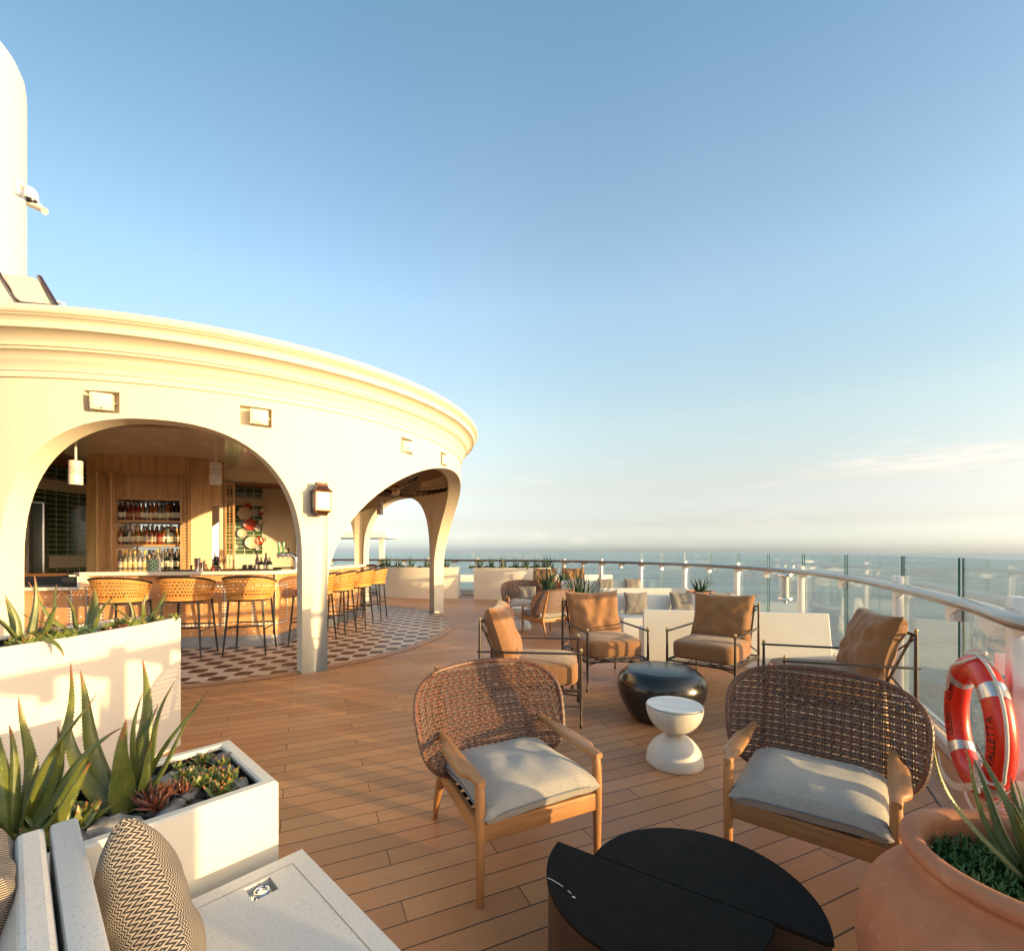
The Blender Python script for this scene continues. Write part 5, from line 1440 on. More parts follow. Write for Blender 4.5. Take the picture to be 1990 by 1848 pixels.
bench('low white wall back of the nearest built-in bench, behind the iron armchairs', 1.93, 6.90, 2.53, aw, facing=1, back=.10)
bench('white built-in bench facing us with three taupe pillows', 2.02, 9.25, 2.50, -.02, sd=.74)
bench('white built-in bench back behind the bench with three pillows', 2.05, 10.95, 2.1, -.02, facing=1, back=.12)
bench('farther white built-in bench with taupe pillows behind the agaves', 1.45, 13.75, 2.4, -.03, sd=.7)
mb = MB(); mb.box((0, 0, .31), (1.05, .5, .62), bev=.01); o = mb.build('low_planter_box', wp, None, loc=(1.15, 11.55, 0)); tag(o, 'small white planter box holding two agaves, beside the rows of benches', 'planter')
aloe('agave', 'leafy agave in the white box, left one, in front of the far rust cushions', (.88, 11.5, .60), ring_leaves(30, .80, .034, (.05, 1.0), (.0, .5), 3), 'agaved', group='agaves in the small white box')
aloe('agave', 'big agave in the white box, right one, just above the near rust cushion', (1.50, 10.4, .35), ring_leaves(30, 1.05, .042, (.04, 1.05), (.0, .4), 5), 'agaved', group='agaves in the small white box')
mb = MB(); mb.box((0, 0, .18), (.6, .6, .36), bev=.01); o = mb.build('low_planter_box', wp, None, loc=(1.50, 10.4, 0)); tag(o, 'low white cube planter under the big right agave', 'planter')
for k, px in enumerate((1236, 1325, 1402)):
    X, Y = (px - CX) / F * 8.98, 8.98
    cushion(['taupe pillow on the three-pillow bench, leftmost', 'taupe pillow on the three-pillow bench, middle', 'taupe pillow on the three-pillow bench, rightmost, half hidden'][k], (X, Y, .655), -pi / 2, .22, .46, .43, .13, 'taupef', 5 + k, 'taupe pillows on the white benches')
for k, px in enumerate((1122, 1177, 1229)):
    X, Y = (px - CX) / F * 13.5, 13.5
    cushion(['taupe pillow on the farthest bench, left one behind the agave leaves', 'taupe pillow on the farthest bench, middle one', 'taupe pillow on the farthest bench, right one'][k], (X, Y, .655), -pi / 2, .22, .46, .43, .13, 'taupef', 9 + k, 'taupe pillows on the white benches')
cushion('grey pillow on the farthest wicker armchair', (.36, 11.12, .62), -pi / 2 + .07, .25, .44, .40, .13, 'taupef', 15)
def bowl(label, x, y, h, r):
    t = thing('terracotta_pot', label, 'plant pot', (x, y, 0)); s = h / .8
    mb = MB(); mb.lathe([(r * .62, 0), (r * .70, .03), (r * .86, h * .55), (r * .90, h - .15), (r * .93, h - .13), (r * 1.0, h - .12), (r * 1.03, h - .06), (r * 1.0, h - .01), (r * .95, h), (r * .90, h - .02), (r * .86, h - .12)], 48); mb.f = mb.f[:-1]; mb.build('vessel', M['terra2'], t)
    mb = MB(); mb.lathe([(r * .88, h - .07), (.001, h - .06)], 24); mb.build('soil', M['soil'], t)
bowl('terracotta bowl with aloe standing behind the three-pillow bench', 4.02, 10.0, .80, .285)
aloe('aloe', 'aloe in the terracotta bowl behind the benches', (4.02, 10.0, .74), ring_leaves(20, .44, .03, (.08, .95), (.0, .4), 8), 'agaved')
bowl('tall terracotta pot between the two far rust armchairs', 1.52, 14.1, .74, .27)
aloe('aloe', 'bushy aloe in the tall terracotta pot between the far armchairs', (1.52, 14.1, .70), ring_leaves(30, .46, .026, (.05, 1.25), (.0, .5), 12), 'agaved')

# --- far structures beyond the pavilion
mb = MB(); mb.box((-10.6, 26, 2.52), (7.0, 3.0, .34), bev=.02); mb.box((-8.2, 25.2, 1.2), (.25, .25, 2.4)); mb.box((-12.5, 25.2, 1.2), (.25, .25, 2.4)); 
t = thing('shade_canopy', 'flat white canopy far behind, seen between the plaster columns', 'canopy', (-10, 26, 0))
mb = MB(); mb.box((-.3, 0, 2.52), (7.4, 3.0, .34), bev=.02); mb.build('roof', M['paint'], t)
for x in (-3.6, 3.0): mb = MB(); mb.box((x, -.8, 1.175), (.25, .25, 2.35)); mb.build('post', M['paint'], t)
mb = MB(); mb.box((0, 0, 0), (16, .5, .35), bev=.02); o = mb.build('deck_ledge', M['paint'], None, loc=(-3, 23.5, .30)); tag(o, 'long white ledge of the ship beyond the far rail', 'ledge')

# ================================================================ LIFE RING on its stand
def life_ring():
    c = Vector((2.72, 2.74, .635)); az = radians(62); Rr, rr = .322, .073
    t = thing('life_ring', 'orange-red life ring with silver bands and black lettering hanging by the rail', 'life ring', tuple(c), az)
    # local x runs along the ring plane (away from us), y is its axis (towards the sea is -y), z up
    def P(a, q, o=0): return Vector(((Rr + (rr + o) * cos(q)) * cos(a), (rr + o) * .82 * sin(q), (Rr + (rr + o) * cos(q)) * sin(a) * 1.02))
    mb = MB(); mb.grid(lambda u, v: P(u * 2 * pi, v * 2 * pi), 96, 28, cu=True, cv=True, uvs=False); mb.build('ring', M['red'], t)
    for a0 in (45, 135, 225, 315):
        mb = MB(); mb.grid(lambda u, v: P(radians(a0 - 6.5 + 13 * u), v * 2 * pi, .0022), 8, 28, cv=True, uvs=False); mb.build('reflective_band', M['reflect'], t)
    # lettering wrapped on the face turned to us
    side = 1
    def text(word, a_mid, span, q, size, flip=1):
        cu = bpy.data.curves.new('t', 'FONT'); cu.body = word; cu.size = size; cu.align_x = 'CENTER'; cu.align_y = 'CENTER'; cu.extrude = .0006
        ob = bpy.data.objects.new('t', cu); COL.objects.link(ob); dg = bpy.context.evaluated_depsgraph_get(); dg.update()
        me = bpy.data.meshes.new_from_object(ob.evaluated_get(dg)); bpy.data.objects.remove(ob)
        bm = bmesh.new(); bm.from_mesh(me); bmesh.ops.subdivide_edges(bm, edges=[e for e in bm.edges if e.calc_length() > .02], cuts=3); bm.to_mesh(me); bm.free()
        xs = [v.co.x for v in me.vertices]; wd = max(xs) - min(xs); k = span / wd
        for v in me.vertices:
            a = a_mid + flip * v.co.x * k; qq = q - v.co.y / rr * flip
            v.co = P(a, qq, .0015 + v.co.z)
        me.materials.clear(); me.materials.append(M['ink'])
        o = bpy.data.objects.new('lettering', me); COL.objects.link(o); o.parent = t
    RINGTEXT(text)
    # grab rope looped round the ring, tied at bands
    def rp(pts, r=.0085, nm='rope'): mb = MB(); mb.tube(bez(pts, 8), r, 8); return mb.build(nm, M['rope'], t)
    q_ = RS * pi / 2
    rp([P(radians(100), .3, .015), P(radians(90), q_ * .8, .018), P(radians(72), q_ * 1.0, .030), P(radians(52), q_ * 1.25, .035), P(radians(36), q_ * 1.3, .02), P(radians(24), q_ * 1.2, .012)])
    rp([P(radians(a), .15, .014 + .030 * sin(radians((a - 95) * 1.7)) ** 2) for a in range(95, 211, 8)] + [P(radians(212), q_ * .5, .02), P(radians(208), q_ * .85, .02)])
    rp([P(radians(96), .0, .02), P(radians(90), .6, .03), P(radians(86), .0, .035), P(radians(92), -.4, .03), P(radians(97), .1, .022)], .010)
    b = P(radians(207), q_ * .85, .018)
    for r_, dz in ((.032, 0), (.024, -.035)): rp([b + Vector((cos(A) * r_ + .02, RS * .012, sin(A) * r_ * 1.3 + dz)) for A in [x * .7 for x in range(10)]], .0075)
    rp([b, b + Vector((-.03, RS * .02, -.03)), b + Vector((-.06, RS * .02, -.07))], .0075); rp([b, b + Vector((.01, RS * .02, -.06)), b + Vector((-.03, RS * .02, -.11))], .0075)
    rp([P(radians(212), 0, .01), P(radians(228), 0, .03), P(radians(245), .2, .03), P(radians(262), .1, .07), P(radians(276), .0, .12), P(radians(290), 0, .11), P(radians(305), 0, .05), P(radians(318), .1, .02)], .0075)
    # white cradle strap under the ring
    mb = MB(); pts = [Vector((-.30, -.13, -.20)), Vector((-.20, -.135 , -.275)), Vector((-.02, -.13, -.275)), Vector((.10, -.10, -.22)), Vector((.14, 0, -.17)), Vector((.13, .1, -.15))]
    if RS > 0: pts = [Vector((-p.x - .14, -p.y, p.z - .06)) for p in pts]
    c_ = bez(pts, 8); vs = []; fs = []
    for p in c_: vs += [p + Vector((0, 0, -.02)), p + Vector((0, 0, .02)), p + Vector((.004, .004, .02)), p + Vector((.004, .004, -.02))]
    for i in range(len(c_) - 1):
        for j in range(4): fs.append((4 * i + j, 4 * i + (j + 1) % 4, 4 * i + 4 + (j + 1) % 4, 4 * i + 4 + j))
    mb.add(vs, fs); mb.build('cradle_strap', M['strap'], t)
    # bracket behind, to the post
    mb = MB(); s_ = -RS
    mb.bar((-.34, s_ * .14, -.34), (.22, s_ * .16, .12), .012, .055); mb.bar((-.34, s_ * .14, .38), (.22, s_ * .16, -.06), .012, .055); mb.bar((.05, s_ * .12, .30), (.05, s_ * .12, .42), .012, .05); mb.bar((-.30, s_ * .15, -.42), (-.30, s_ * .15, .42), .012, .06)
    mb.build('bracket', M['railwhite'], t)
RS = 1      # which side of the ring plane is turned towards us (+1: local +y)
def RINGTEXT(text):
    text('CELEBRITY ASCENT', radians(5), radians(74), radians(122), .060, 1)
    text('VALLETTA', radians(178), radians(42), radians(62), .066, -1)
life_ring()
mb = MB(); mb.box((0, 0, .70), (.10, .16, 1.4), bev=.012); 

# ================================================================ THE BAR
def cylP(px, py, R=4.30, far=True):
    """where a line of sight meets the round inner wall"""
    u = (px - CX) / F; L = sqrt(u * u + 1); ex, ey = u / L, 1 / L
    b = BC.x * ex + BC.y * ey; p2 = BC.x ** 2 + BC.y ** 2 - b * b
    tt = b + (1 if far else -1) * sqrt(max(0, R * R - p2)); X, Y = ex * tt, ey * tt
    return X, Y, H - (py - HY) * Y / F, atan2(Y - BC.y, X - BC.x)
bar = thing('bar_counter', 'round bar with orange patterned tiles, pale stone top and steel kick plate under the arch', 'bar counter', (-4.14, 8.21, 0))
LOWX = Vector((-7.0, 7.69))
FRT = [Vector((-10.4, 7.075)), LOWX, Vector((-4.22, 8.195)), Vector((-4.135, 8.27)), Vector((-4.12, 8.4)), Vector((-3.98, 12.3))]
def strip(path, z0, z1, mat, name, off=0):
    mb = MB(); vs = []; uv = []; fs = []; L = 0
    n = len(path)
    for i, p in enumerate(path):
        if i: L += (path[i] - path[i - 1]).length
        a = path[max(0, i - 1)]; b = path[min(n - 1, i + 1)]; d = (b - a).normalized(); o_ = Vector((d.y, -d.x)) * off
        q = p + o_; vs += [(q.x, q.y, z0), (q.x, q.y, z1)]; uv += [(L, z0), (L, z1)]
        if i: fs.append((2 * i - 2, 2 * i, 2 * i + 1, 2 * i - 1))
    mb.add(vs, fs, uv); return pbuild(mb, name, mat, bar, sharp=50)
strip(FRT[:2], .19, 1.02, M['btile'], 'tiled_front'); strip(FRT[1:], .19, 1.25, M['btile'], 'tiled_front')
strip(FRT, 0, .19, M['kick'], 'kick_plate', .012)
mb = MB()
for p in (Vector((-4.175, 8.225)), Vector((-3.985, 12.25)), LOWX + Vector((.02, 0))): mb = MB(); mb.box((p.x + .006, p.y - .006, .72), (.02, .02, 1.06)); pbuild(mb, 'corner_trim', M['steel'], bar)
def slab(path, d_out, d_in, z0, z1, name):
    n = len(path); P = []; Q = []
    for i, p in enumerate(path):
        a = path[max(0, i - 1)]; b = path[min(n - 1, i + 1)]; d = (b - a).normalized(); nn = Vector((d.y, -d.x))
        P.append(p + nn * d_out); Q.append(p - nn * d_in)
    poly = P + Q[::-1]; N_ = len(poly); mb = MB()
    mb.add([(p.x, p.y, z0) for p in poly] + [(p.x, p.y, z1) for p in poly], [tuple(range(N_))[::-1]] + [(i, (i + 1) % N_, N_ + (i + 1) % N_, N_ + i) for i in range(N_)] + [tuple(range(N_, 2 * N_))])
    o = pbuild(mb, name, M['stone'], bar, smooth=False); m_ = o.modifiers.new('b', 'BEVEL'); m_.width = .006; m_.segments = 2
slab([LOWX, Vector((-5.4, 7.98)), Vector((-4.36, 8.17)), Vector((-4.19, 8.24)), Vector((-4.125, 8.42)), Vector((-3.98, 12.3))], .15, .52, 1.25, 1.312, 'countertop')
slab([FRT[0], LOWX - Vector((.002, 0))], .15, .52, 1.02, 1.075, 'low_countertop')
mb = MB(); mb.box((LOWX.x + .02, LOWX.y + .10, 1.16), (.05, .62, .18), rz=.178); pbuild(mb, 'end_panel', M['stone'], bar)
mb = MB(); mb.bar((-9.5, 7.75, .62), (-4.9, 8.6, .62), .06, 1.2); mb.bar((-4.55, 8.75, .62), (-4.5, 12.2, .62), .06, 1.2); pbuild(mb, 'inner_wall', M['blackm'], bar)
for k in range(7):
    x = -9.2 + k * .0
# ---- back bar cabinet
O_ = Vector((-7.81, 8.96)); CA = atan2(.255, .967)
cab = thing('back_bar_cabinet', 'tall oak bar cabinet with folded lattice shutters and three bottle shelves', 'cabinet', (O_.x, O_.y, 0), CA)
def cb(mb, name, mat, par=None, **k): return mb.build(name, mat, par or cab, **k)
mb = MB(); mb.bar((-.005, .005, 1.75), (-.434, .35, 1.75), .05, 3.49); cb(mb, 'side_panel', M['oak'])
mb = MB(); mb.box((.725, .0, 3.325), (1.45, .05, .35)); mb.box((.095, .02, 2.17), (.19, .05, 1.96)); mb.box((1.385, .02, 2.17), (.13, .05, 1.96)); mb.box((.725, .02, .6), (1.45, .05, 1.2)); cb(mb, 'face_frame', M['oak'])
mb = MB(); a, b = Vector((1.452, 0, 1.75)), Vector((1.947, .283, 1.75)); mb.bar(a, a.lerp(b, .64), .04, 3.49); mb.bar(a.lerp(b, .88), b, .04, 3.49); mb.bar(a.lerp(b, .64) + Vector((0, 0, 1.3)), a.lerp(b, .88) + Vector((0, 0, 1.3)), .04, .9); cb(mb, 'corner_panel', M['oak'])
mb = MB(); mb.bar(a.lerp(b, .64) + Vector((0, .03, .05)), a.lerp(b, .88) + Vector((0, .03, .05)), .01, 1.7); cb(mb, 'corner_mirror', M['mirror'])
mb = MB(); mb.box((1.955, .30, 1.75), (.03, .05, 3.49)); cb(mb, 'corner_post', M['oakx'])
mb = MB(); mb.box((.76, .36, 1.75), (1.2, .02, 3.0)); mb.box((.19, .20, 2.0), (.02, .34, 2.3)); mb.box((1.323, .20, 2.0), (.02, .34, 2.3)); cb(mb, 'niche_lining', M['oak'])
mb = MB(); mb.box((.757, .06, 2.925), (1.13, .03, .47)); cb(mb, 'header_panel', M['oak'])
mb = MB(); mb.box((.757, .345, 1.97), (1.12, .01, 1.36)); cb(mb, 'mirror', M['mirror'])
for z in (1.265, 1.76, 2.23, 2.67):
    mb = MB(); mb.box((.757, .165, z), (1.13, .37, .045), bev=.003); sh_ = cb(mb, 'shelf', M['oakx'])
    if z < 2.5:
        mb = MB(); mb.bar((.20, -.012, z + .125), (1.31, -.012, z + .125), .008, .008)
        for x in (.22, .50, .78, 1.05, 1.29): mb.bar((x, -.012, z + .02), (x, -.012, z + .14), .008, .008)
        mb.build('bottle_rail', M['brass'], sh_)
def lattice(name, a, b, z0, z1, par, rows=26, cols=3):
    a = Vector((*a, 0)); b = Vector((*b, 0)); f_ = MB(); d = (b - a)
    for p in (a, b): f_.bar(p + Vector((0, 0, z0)), p + Vector((0, 0, z1)), .03, .03)
    for z in (z0, z1): f_.bar(a + Vector((0, 0, z)), b + Vector((0, 0, z)), .028, .04)
    o = f_.build(name, M['oak'], par); l = MB()
    for k in range(1, rows): l.bar(a + Vector((0, 0, z0 + (z1 - z0) * k / rows)), b + Vector((0, 0, z0 + (z1 - z0) * k / rows)), .012, .010)
    for k in range(1, cols): p = a + d * (k / cols); l.bar(p + Vector((0, 0, z0)), p + Vector((0, 0, z1)), .012, .012)
    l.build('slats', M['oakx'], o)
lattice('shutter', (.03, -.03), (.19, -.13), 1.28, 3.12, cab, 24, 3); lattice('shutter', (.0, -.03), (.0, -.20), 1.28, 3.12, cab, 24, 2)
lattice('shutter', (1.33, -.10), (1.44, -.04), 1.28, 3.10, cab, 30, 2)
lattice('shutter', (2.0, .25), (2.15, .25), 1.28, 3.05, cab, 30, 2)
mb = MB(); mb.box((.7, .25, 1.235), (2.3, .62, .03), bev=.004); cb(mb, 'back_counter', M['stone'])
mb = MB(); mb.prism([(-.40, .50), (-.15, 2.6), (1.05, 2.6), (1.80, .50)], 0, 3.49); cb(mb, 'core', M['oak'], smooth=False)
# ---- bottles
glassc = {}
def liq(name, col, tr=.0, rough=.06):
    t = NT(name); t.set(col, rough); t.b.inputs['Coat Weight'].default_value = .8; t.b.inputs['Coat Roughness'].default_value = .03
    if tr: t.b.inputs['Transmission Weight'].default_value = tr; t.b.inputs['IOR'].default_value = 1.3
    return t.m
BK = [('amber whisky bottle', liq('amber_spirit', (.42, .13, .02), .55), (.62, .56, .42), (.04, .02, .015), 'tall'),
      ('red-brown liqueur bottle', liq('red_spirit', (.28, .025, .012), .4), (.25, .06, .03), (.03, .01, .01), 'squat'),
      ('clear glass bottle', liq('clear_spirit', (.72, .74, .72), .85), (.68, .62, .50), (.10, .06, .04), 'tall'),
      ('dark wine-coloured bottle', liq('dark_spirit', (.035, .012, .01), .15), (.55, .52, .48), (.02, .015, .015), 'slim'),
      ('golden tequila bottle', liq('golden_spirit', (.62, .30, .06), .6), (.70, .60, .38), (.55, .30, .08), 'squat'),
      ('black gin bottle', liq('black_spirit', (.015, .025, .02), .1), (.50, .46, .34), (.10, .08, .05), 'squat'),
      ('yellow-capped white rum bottle', liq('pale_spirit', (.80, .72, .52), .75), (.78, .55, .25), (.70, .42, .05), 'tall')]
def bottle_proto(k):
    nm, mat, lab, cap, sh = BK[k]; lm = simple('label_' + str(k), lab, .6, .1, 60); cm = simple('cap_' + str(k), cap, .35, .1, 30)
    if sh == 'tall': pr, h, r = [(.001, 0), (.033, 0), (.036, .008), (.036, .17), (.031, .195), (.015, .225), (.0125, .29)], .29, .036
    elif sh == 'squat': pr, h, r = [(.001, 0), (.042, 0), (.046, .01), (.046, .125), (.038, .16), (.016, .185), (.014, .235)], .235, .046
    else: pr, h, r = [(.001, 0), (.029, 0), (.031, .008), (.031, .20), (.014, .25), (.012, .30)], .30, .031
    t = thing('bottle', nm, 'bottle', (0, 0, -50), 0, 'bottles on the back bar shelves')
    mb = MB(); mb.lathe(pr, 16); mb.build('glass', mat, t)
    mb = MB(); mb.lathe([(r + .0008, .045), (r + .0012, .05), (r + .0012, .12), (r + .0008, .125)], 16); mb.f = [f for f in mb.f if len(f) == 4]; mb.build('label', lm, t)
    mb = MB(); mb.lathe([(.001, h - .03), (.0155, h - .03), (.0155, h + .01), (.001, h + .012)], 12); mb.build('cap', cm, t)
    KIDS[t.name] = children(t); return t
PR = [bottle_proto(k) for k in range(len(BK))]; usedp = set()
ordn = ['first', 'second', 'third', 'fourth', 'fifth', 'sixth', 'seventh', 'eighth', 'ninth', 'tenth', 'eleventh', 'twelfth', 'thirteenth', 'fourteenth', 'fifteenth', 'sixteenth']
rows_ = [('top', 2.2535, [3, 3, 1, 1, 1, 0, 2, 0, 0, 2, 2, 0, 3, 3, 3]), ('middle', 1.7835, [0, 5, 2, 4, 4, 4, 0, 0, 0, 1, 0, 2, 2, 4, 3]), ('bottom', 1.2885, [2, 6, 6, 6, 2, 6, 4, 2, 6, 2, 5, 2, 5, 3])]
rb = random.Random(3)
ca_, sa_ = cos(CA), sin(CA)
def cabw(x, y): return (O_.x + x * ca_ - y * sa_, O_.y + x * sa_ + y * ca_)
for nm, z, seq in rows_:
    n = len(seq)
    for i, k in enumerate(seq):
        X, Y = cabw(.245 + 1.02 * i / (n - 1), .05 + rb.uniform(-.01, .03)); lab = '%s, %s from the left on the %s shelf of the bar' % (BK[k][0], ordn[i], nm)
        if k in usedp: dup(PR[k], (X, Y, z), rb.uniform(0, 6), lab, scale=(1.16, 1.16, rb.uniform(1.12, 1.38)))
        else: PR[k].location = (X, Y, z); PR[k]['label'] = lab; PR[k].scale = (1.16, 1.16, 1.2); usedp.add(k)
    for i in range(n - 2):                        # second row behind
        k = seq[(i * 5 + 2) % n]; X, Y = cabw(.28 + 1.0 * i / (n - 2), .17); dup(PR[k], (X, Y, z), rb.uniform(0, 6), '%s in the back row of the %s shelf, %s from the left' % (BK[k][0], nm, ordn[i]), scale=(1.1, 1.1, rb.uniform(1.2, 1.4)))
# ---- things on the counter
def onbar(px, d): return ((px - CX) / F * d, d)
def menu():
    t = NT('green_lattice_card'); c = t.coord('Object'); x, y, z = t.sep(c)
    a = t.math('FRACT', t.math('MULTIPLY', t.math('ADD', x, z), 15)); b = t.math('FRACT', t.math('MULTIPLY', t.math('SUBTRACT', x, z), 15))
    g = t.math('MAXIMUM', t.math('LESS_THAN', a, .16), t.math('LESS_THAN', b, .16)); t.set(t.mix(g, (.06, .20, .10), (.66, .66, .58)), .5)
    X, Y = onbar(293, 7.80); th_ = thing('menu_card', 'green menu booklet with white lattice pattern standing on the bar', 'menu', (X, Y, 1.312), .1)
    for s_, w_ in ((1, .20), (-1, .20)):
        mb = MB(); mb.bar((0, 0, .105), (w_ * .5 * s_ + .0, .07 if s_ < 0 else .03, .105), .006, .21); mb.build('cover', t.m, th_)
    mb = MB(); mb.bar((.105, .03, .105), (.125, .05, .105), .03, .2); mb.build('pages', M['paper'], th_)
menu()
def lathe_thing(name, label, cat, loc, prof, mat, group=None, n=20):
    mb = MB(); mb.lathe(prof, n); o = mb.build(name, mat, None, loc=loc); return tag(o, label, cat, group)
X, Y = onbar(383, 7.98); lathe_thing('cocktail_shaker', 'tall steel cocktail shaker on the bar top', 'shaker', (X, Y, 1.312), [(.034, 0), (.036, .01), (.047, .21), (.050, .222), (.044, .222), (.034, .02)], M['chrome'])
X, Y = onbar(392, 8.02); lathe_thing('cocktail_shaker', 'short steel mixing tin beside the tall shaker', 'shaker', (X, Y, 1.312), [(.028, 0), (.030, .01), (.039, .145), (.042, .155), (.037, .155), (.028, .02)], M['chrome'])
X, Y = onbar(372, 8.0); lathe_thing('jigger', 'small dark double-ended jigger left of the shakers', 'jigger', (X, Y, 1.312), [(.024, 0), (.008, .045), (.008, .05), (.027, .10)], M['iron'])
for px, m_, lb in ((414, BK[1][1], 'small glass carafe of red syrup on the bar'), (425.5, BK[3][1], 'small glass carafe of dark syrup right of the red one')):
    X, Y = onbar(px, 8.05); t = thing('carafe', lb, 'carafe', (X, Y, 1.312)); mb = MB(); mb.lathe([(.03, 0), (.037, .01), (.037, .05), (.02, .075), (.001, .08)], 20); mb.build('syrup', m_, t)
    mb = MB(); mb.lathe([(.04, 0), (.042, .055), (.022, .085), (.011, .11), (.011, .15), (.014, .155)], 20); mb.f = [f for f in mb.f if len(f) == 4]; mb.build('glass', M['lglass'], t)
def tap():
    X, Y = onbar(556, 9.0); t = thing('beer_tap', 'chrome beer tap with green handles at the end of the bar', 'beer tap', (X, Y, 1.312), .2)
    mb = MB(); mb.tube(bez([(.18, 0, 0), (.18, 0, .16), (.15, 0, .24), (.06, 0, .28), (-.16, 0, .27)], 6), [.045] * 24 + [.03], 14); mb.build('body', M['chrome'], t)
    for x, m_ in ((-.12, 'gtile'), (-.04, 'gtile'), (.05, 'blackm')):
        mb = MB(); mb.lathe([(.012, .28), (.014, .3), (.026, .46), (.020, .52), (.001, .525)] if m_ == 'gtile' else [(.008, .28), (.010, .33), (.022, .37), (.001, .41)], 14, (x, -.03, 0)); mb.build('handle', simple('green_handle', (.05, .22, .07), .2, coat=.5) if m_ == 'gtile' else M['blackm'], t)
    mb = MB()
    for x in (-.12, -.04, .05): mb.tube([(x, -.03, .28), (x, -.07, .27), (x, -.08, .20)], .010, 8)
    mb.build('spouts', M['chrome'], t)
tap()
def printer():
    X, Y = onbar(146, 7.62); t = thing('receipt_printer', 'black receipt printer with a white paper roll on the low counter', 'printer', (X, Y, 1.075), .3)
    mb = MB(); mb.box((0, 0, .08), (.24, .24, .16), bev=.015); mb.build('body', M['printer'], t)
    mb = MB(); mb.box((-.01, -.02, .178), (.12, .03, .03), bev=.008); mb.build('paper_roll', M['paper'], t)
    mb = MB(); mb.tube(bez([(.12, .02, .15), (.17, -.03, .12), (.15, -.05, .05), (.2, -.02, .01)], 6), .004, 6); mb.build('cable', M['paper'], t)
printer()
mb = MB(); X, Y = onbar(110, 8.9); mb.box((0, 0, .62), (.75, .45, 1.24), bev=.01); tag(mb.build('service_cabinet', wood('walnut', (.16, .07, .03), .8, 'X', .35), None, loc=(X, Y, 0), rz=.2), 'low dark walnut service cabinet behind the left end of the bar', 'cabinet')
def fridge():
    X, Y = onbar(60, 9.6); t = thing('tall_cabinet', 'tall dark green cabinet door with bright steel edges at the left of the bar', 'cabinet', (X, Y, 0), .55)
    mb = MB(); mb.box((0, .2, 1.32), (.36, .4, 2.64)); mb.build('door', M['doorm'], t)
    mb = MB(); mb.box((.19, .0, 1.32), (.025, .03, 2.66)); mb.box((0, -.01, 2.65), (.38, .03, .02)); mb.box((-.19, .0, 1.32), (.02, .03, 2.66)); mb.build('edge_trim', M['steel'], t)
    X, Y = onbar(36, 9.4); mb = MB(); mb.box((0, .2, 1.2), (.30, .4, 2.4)); tag(mb.build('stone_pier', simple('grey_veined_panel', (.20, .18, .17), .4, .5, 4), None, loc=(X, Y, 0), rz=.6), 'narrow grey veined panel at the left edge of the arch', 'panel')
fridge()
rk = random.Random(5)
for k in range(16):
    X, Y = onbar(440 + k * 5.2, 9.05 + (k % 2) * .12); lathe_thing('drinking_glass', 'drinking glass upside down in the row behind the bar, between the cabinet and the tap', 'glass', (X, Y, 1.25), [(.034, 0), (.036, .01), (.03, .10), (.001, .102)], M['lglass'], 'row of glasses behind the bar', 12)
for k, px in enumerate((500, 508, 517, 524)):
    X, Y = onbar(px, 8.75); dup(PR[5 if k % 2 else 3], (X, Y, 1.245), 0, ['black bottle beside the beer tap, leftmost', 'black gin bottle beside the beer tap, second', 'dark bottle beside the beer tap, third', 'black gin bottle nearest the beer tap'][k])
mb = MB(); X, Y = onbar(492, 8.85); 
for k in range(4): mb.bar((-.16, 0, .02 + k * .035), (.16, 0, .02 + k * .035), .18, .012)
for x in (-.15, -.05, .05, .15): mb.box((x, 0, .07), (.012, .19, .15))
tag(mb.build('caddy', M['blackm'], None, loc=(X, Y, 1.25), rz=.2), 'black plastic bar caddy behind the counter near the tap', 'caddy')
mb = MB(); mb.bar((0, 0, 0), (1.9, .35, 0), .25, .02); X, Y = onbar(310, 8.08); tag(mb.build('bar_mat', M['blackm'], None, loc=(X, Y, 1.32)), 'long black rubber mat on the back edge of the bar top', 'mat')
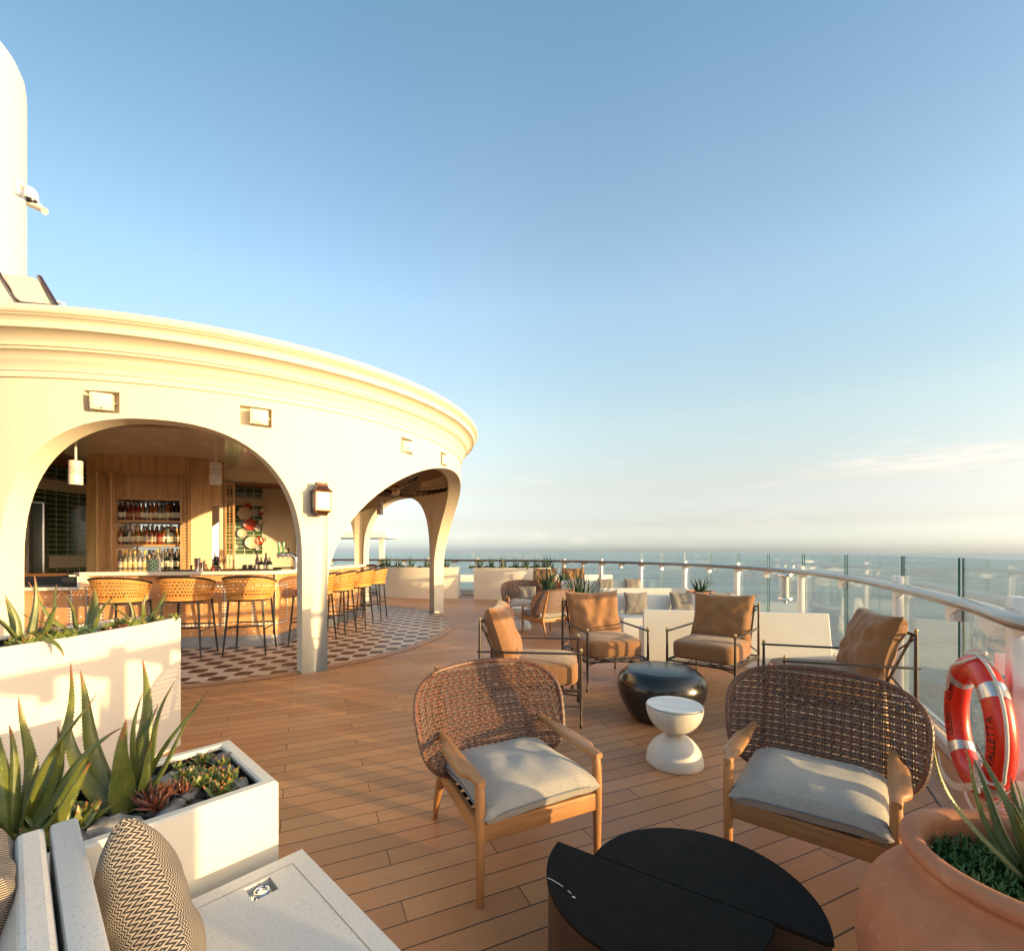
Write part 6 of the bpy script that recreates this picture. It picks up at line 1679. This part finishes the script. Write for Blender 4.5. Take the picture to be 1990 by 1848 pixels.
# ---- ceramic plates on the tiled wall
def plates():
    L = [(608, 318, 30, 'red', 'small red plate above the cream flower plate'), (575, 385, 60, 'flower', 'large cream flower-shaped plate'), (674, 370, 35, 'grey', 'pale plate with a dotted rim, upper middle'), (748, 358, 22, 'cream', 'small cream plate high at the right edge'),
         (732, 385, 20, 'red', 'small red plate high at the right'), (628, 485, 53, 'red', 'largest red plate in the centre'), (737, 465, 25, 'cream', 'small cream plate at mid right'), (703, 515, 32, 'grey', 'grey-blue plate right of the largest red plate'),
         (553, 567, 40, 'scallop', 'cream scalloped plate at lower left'), (646, 653, 57, 'cream', 'largest cream plate low in the centre'), (719, 637, 36, 'red', 'red plate at lower right'), (751, 625, 25, 'cream', 'small cream plate at the far right, low'),
         (703, 710, 20, 'grey', 'small grey plate at the bottom'), (493, 692, 24, 'cream', 'small cream plate at the bottom left beside the shutter')]
    cm = dict(red=simple('red_glaze', (.42, .05, .03), .3, .1, 10), cream=simple('cream_glaze', (.62, .56, .42), .4, .08, 10), grey=simple('grey_glaze', (.38, .37, .38), .4, .1, 10))
    for px, py, r, k, lb in L:
        X, Y, Z, A = cylP((600 + px * .3518) / 1.68844, (1550 + py * .3518) / 1.68844); rr = r * .3518 / 1.68844 * Y / F
        mb = MB(); nl = {'flower': 6, 'scallop': 14}.get(k, 0); n = 60
        def rad(a, f_): return rr * f_ * (1 + (.13 * abs(cos(a * nl / 2)) - .1 if nl else 0))
        vs = []; fs = []; pf = [(0, .02), (.55, .02), (.72, .035), (1, .055), (1.0, .04), (.6, 0)]
        for f_, o in pf:
            for j in range(n): a = 2 * pi * j / n; vs.append((rad(a, f_) * cos(a), -o, rad(a, f_) * sin(a)))
        for i in range(len(pf) - 1):
            for j in range(n): fs.append((i * n + j, i * n + (j + 1) % n, (i + 1) * n + (j + 1) % n, (i + 1) * n + j))
        mb.add(vs, fs); mb.f = [f[::-1] for f in mb.f]
        o = mb.build('wall_plate', cm['cream' if k in ('flower', 'scallop') else k], None, loc=(X, Y, Z), rz=A - pi / 2); tag(o, lb + ' of the tiled wall', 'plate', 'ceramic plates on the green tiled wall')
plates()
# ---- stools
ST = []
fs_ = radians(-169.7)
SP = [((-6.02, 7.24), fs_ - .05, 'bar stool with orange cane back at the left, behind the aloe leaves'), ((-5.17, 7.47), fs_, 'middle one of the three cane stools facing the bar under the big arch'), ((-4.28, 7.66), fs_ + .03, 'cane stool left of the plaster column, standing free on the tile floor'),
      ((-3.58, 8.45), radians(-92), 'cane bar stool mostly hidden behind the plaster column'), ((-3.50, 9.35), radians(-90), 'cane bar stool just right of the plaster column'), ((-3.42, 10.3), radians(-88), 'third cane stool along the far side of the bar'), ((-3.36, 11.25), radians(-87), 'last cane stool before the far end of the bar'),
      ((-4.2, 13.2), radians(-20), 'dark-backed cane stool facing us at the far end of the bar')]
s0 = bar_stool(SP[0][2], (*SP[0][0], .008), SP[0][1])
def snapshot(o):
    KIDS[o.name] = children(o)
    for c in KIDS[o.name]: snapshot(c)
snapshot(s0)
for (x, y), r, lb in SP[1:]: dup(s0, (x, y, .008), r, lb)
# ================================================================ CEILING LIGHT: nothing lit
for k in [k for k in range(len(PR)) if k not in usedp]: bpy.data.objects.remove(PR[k])
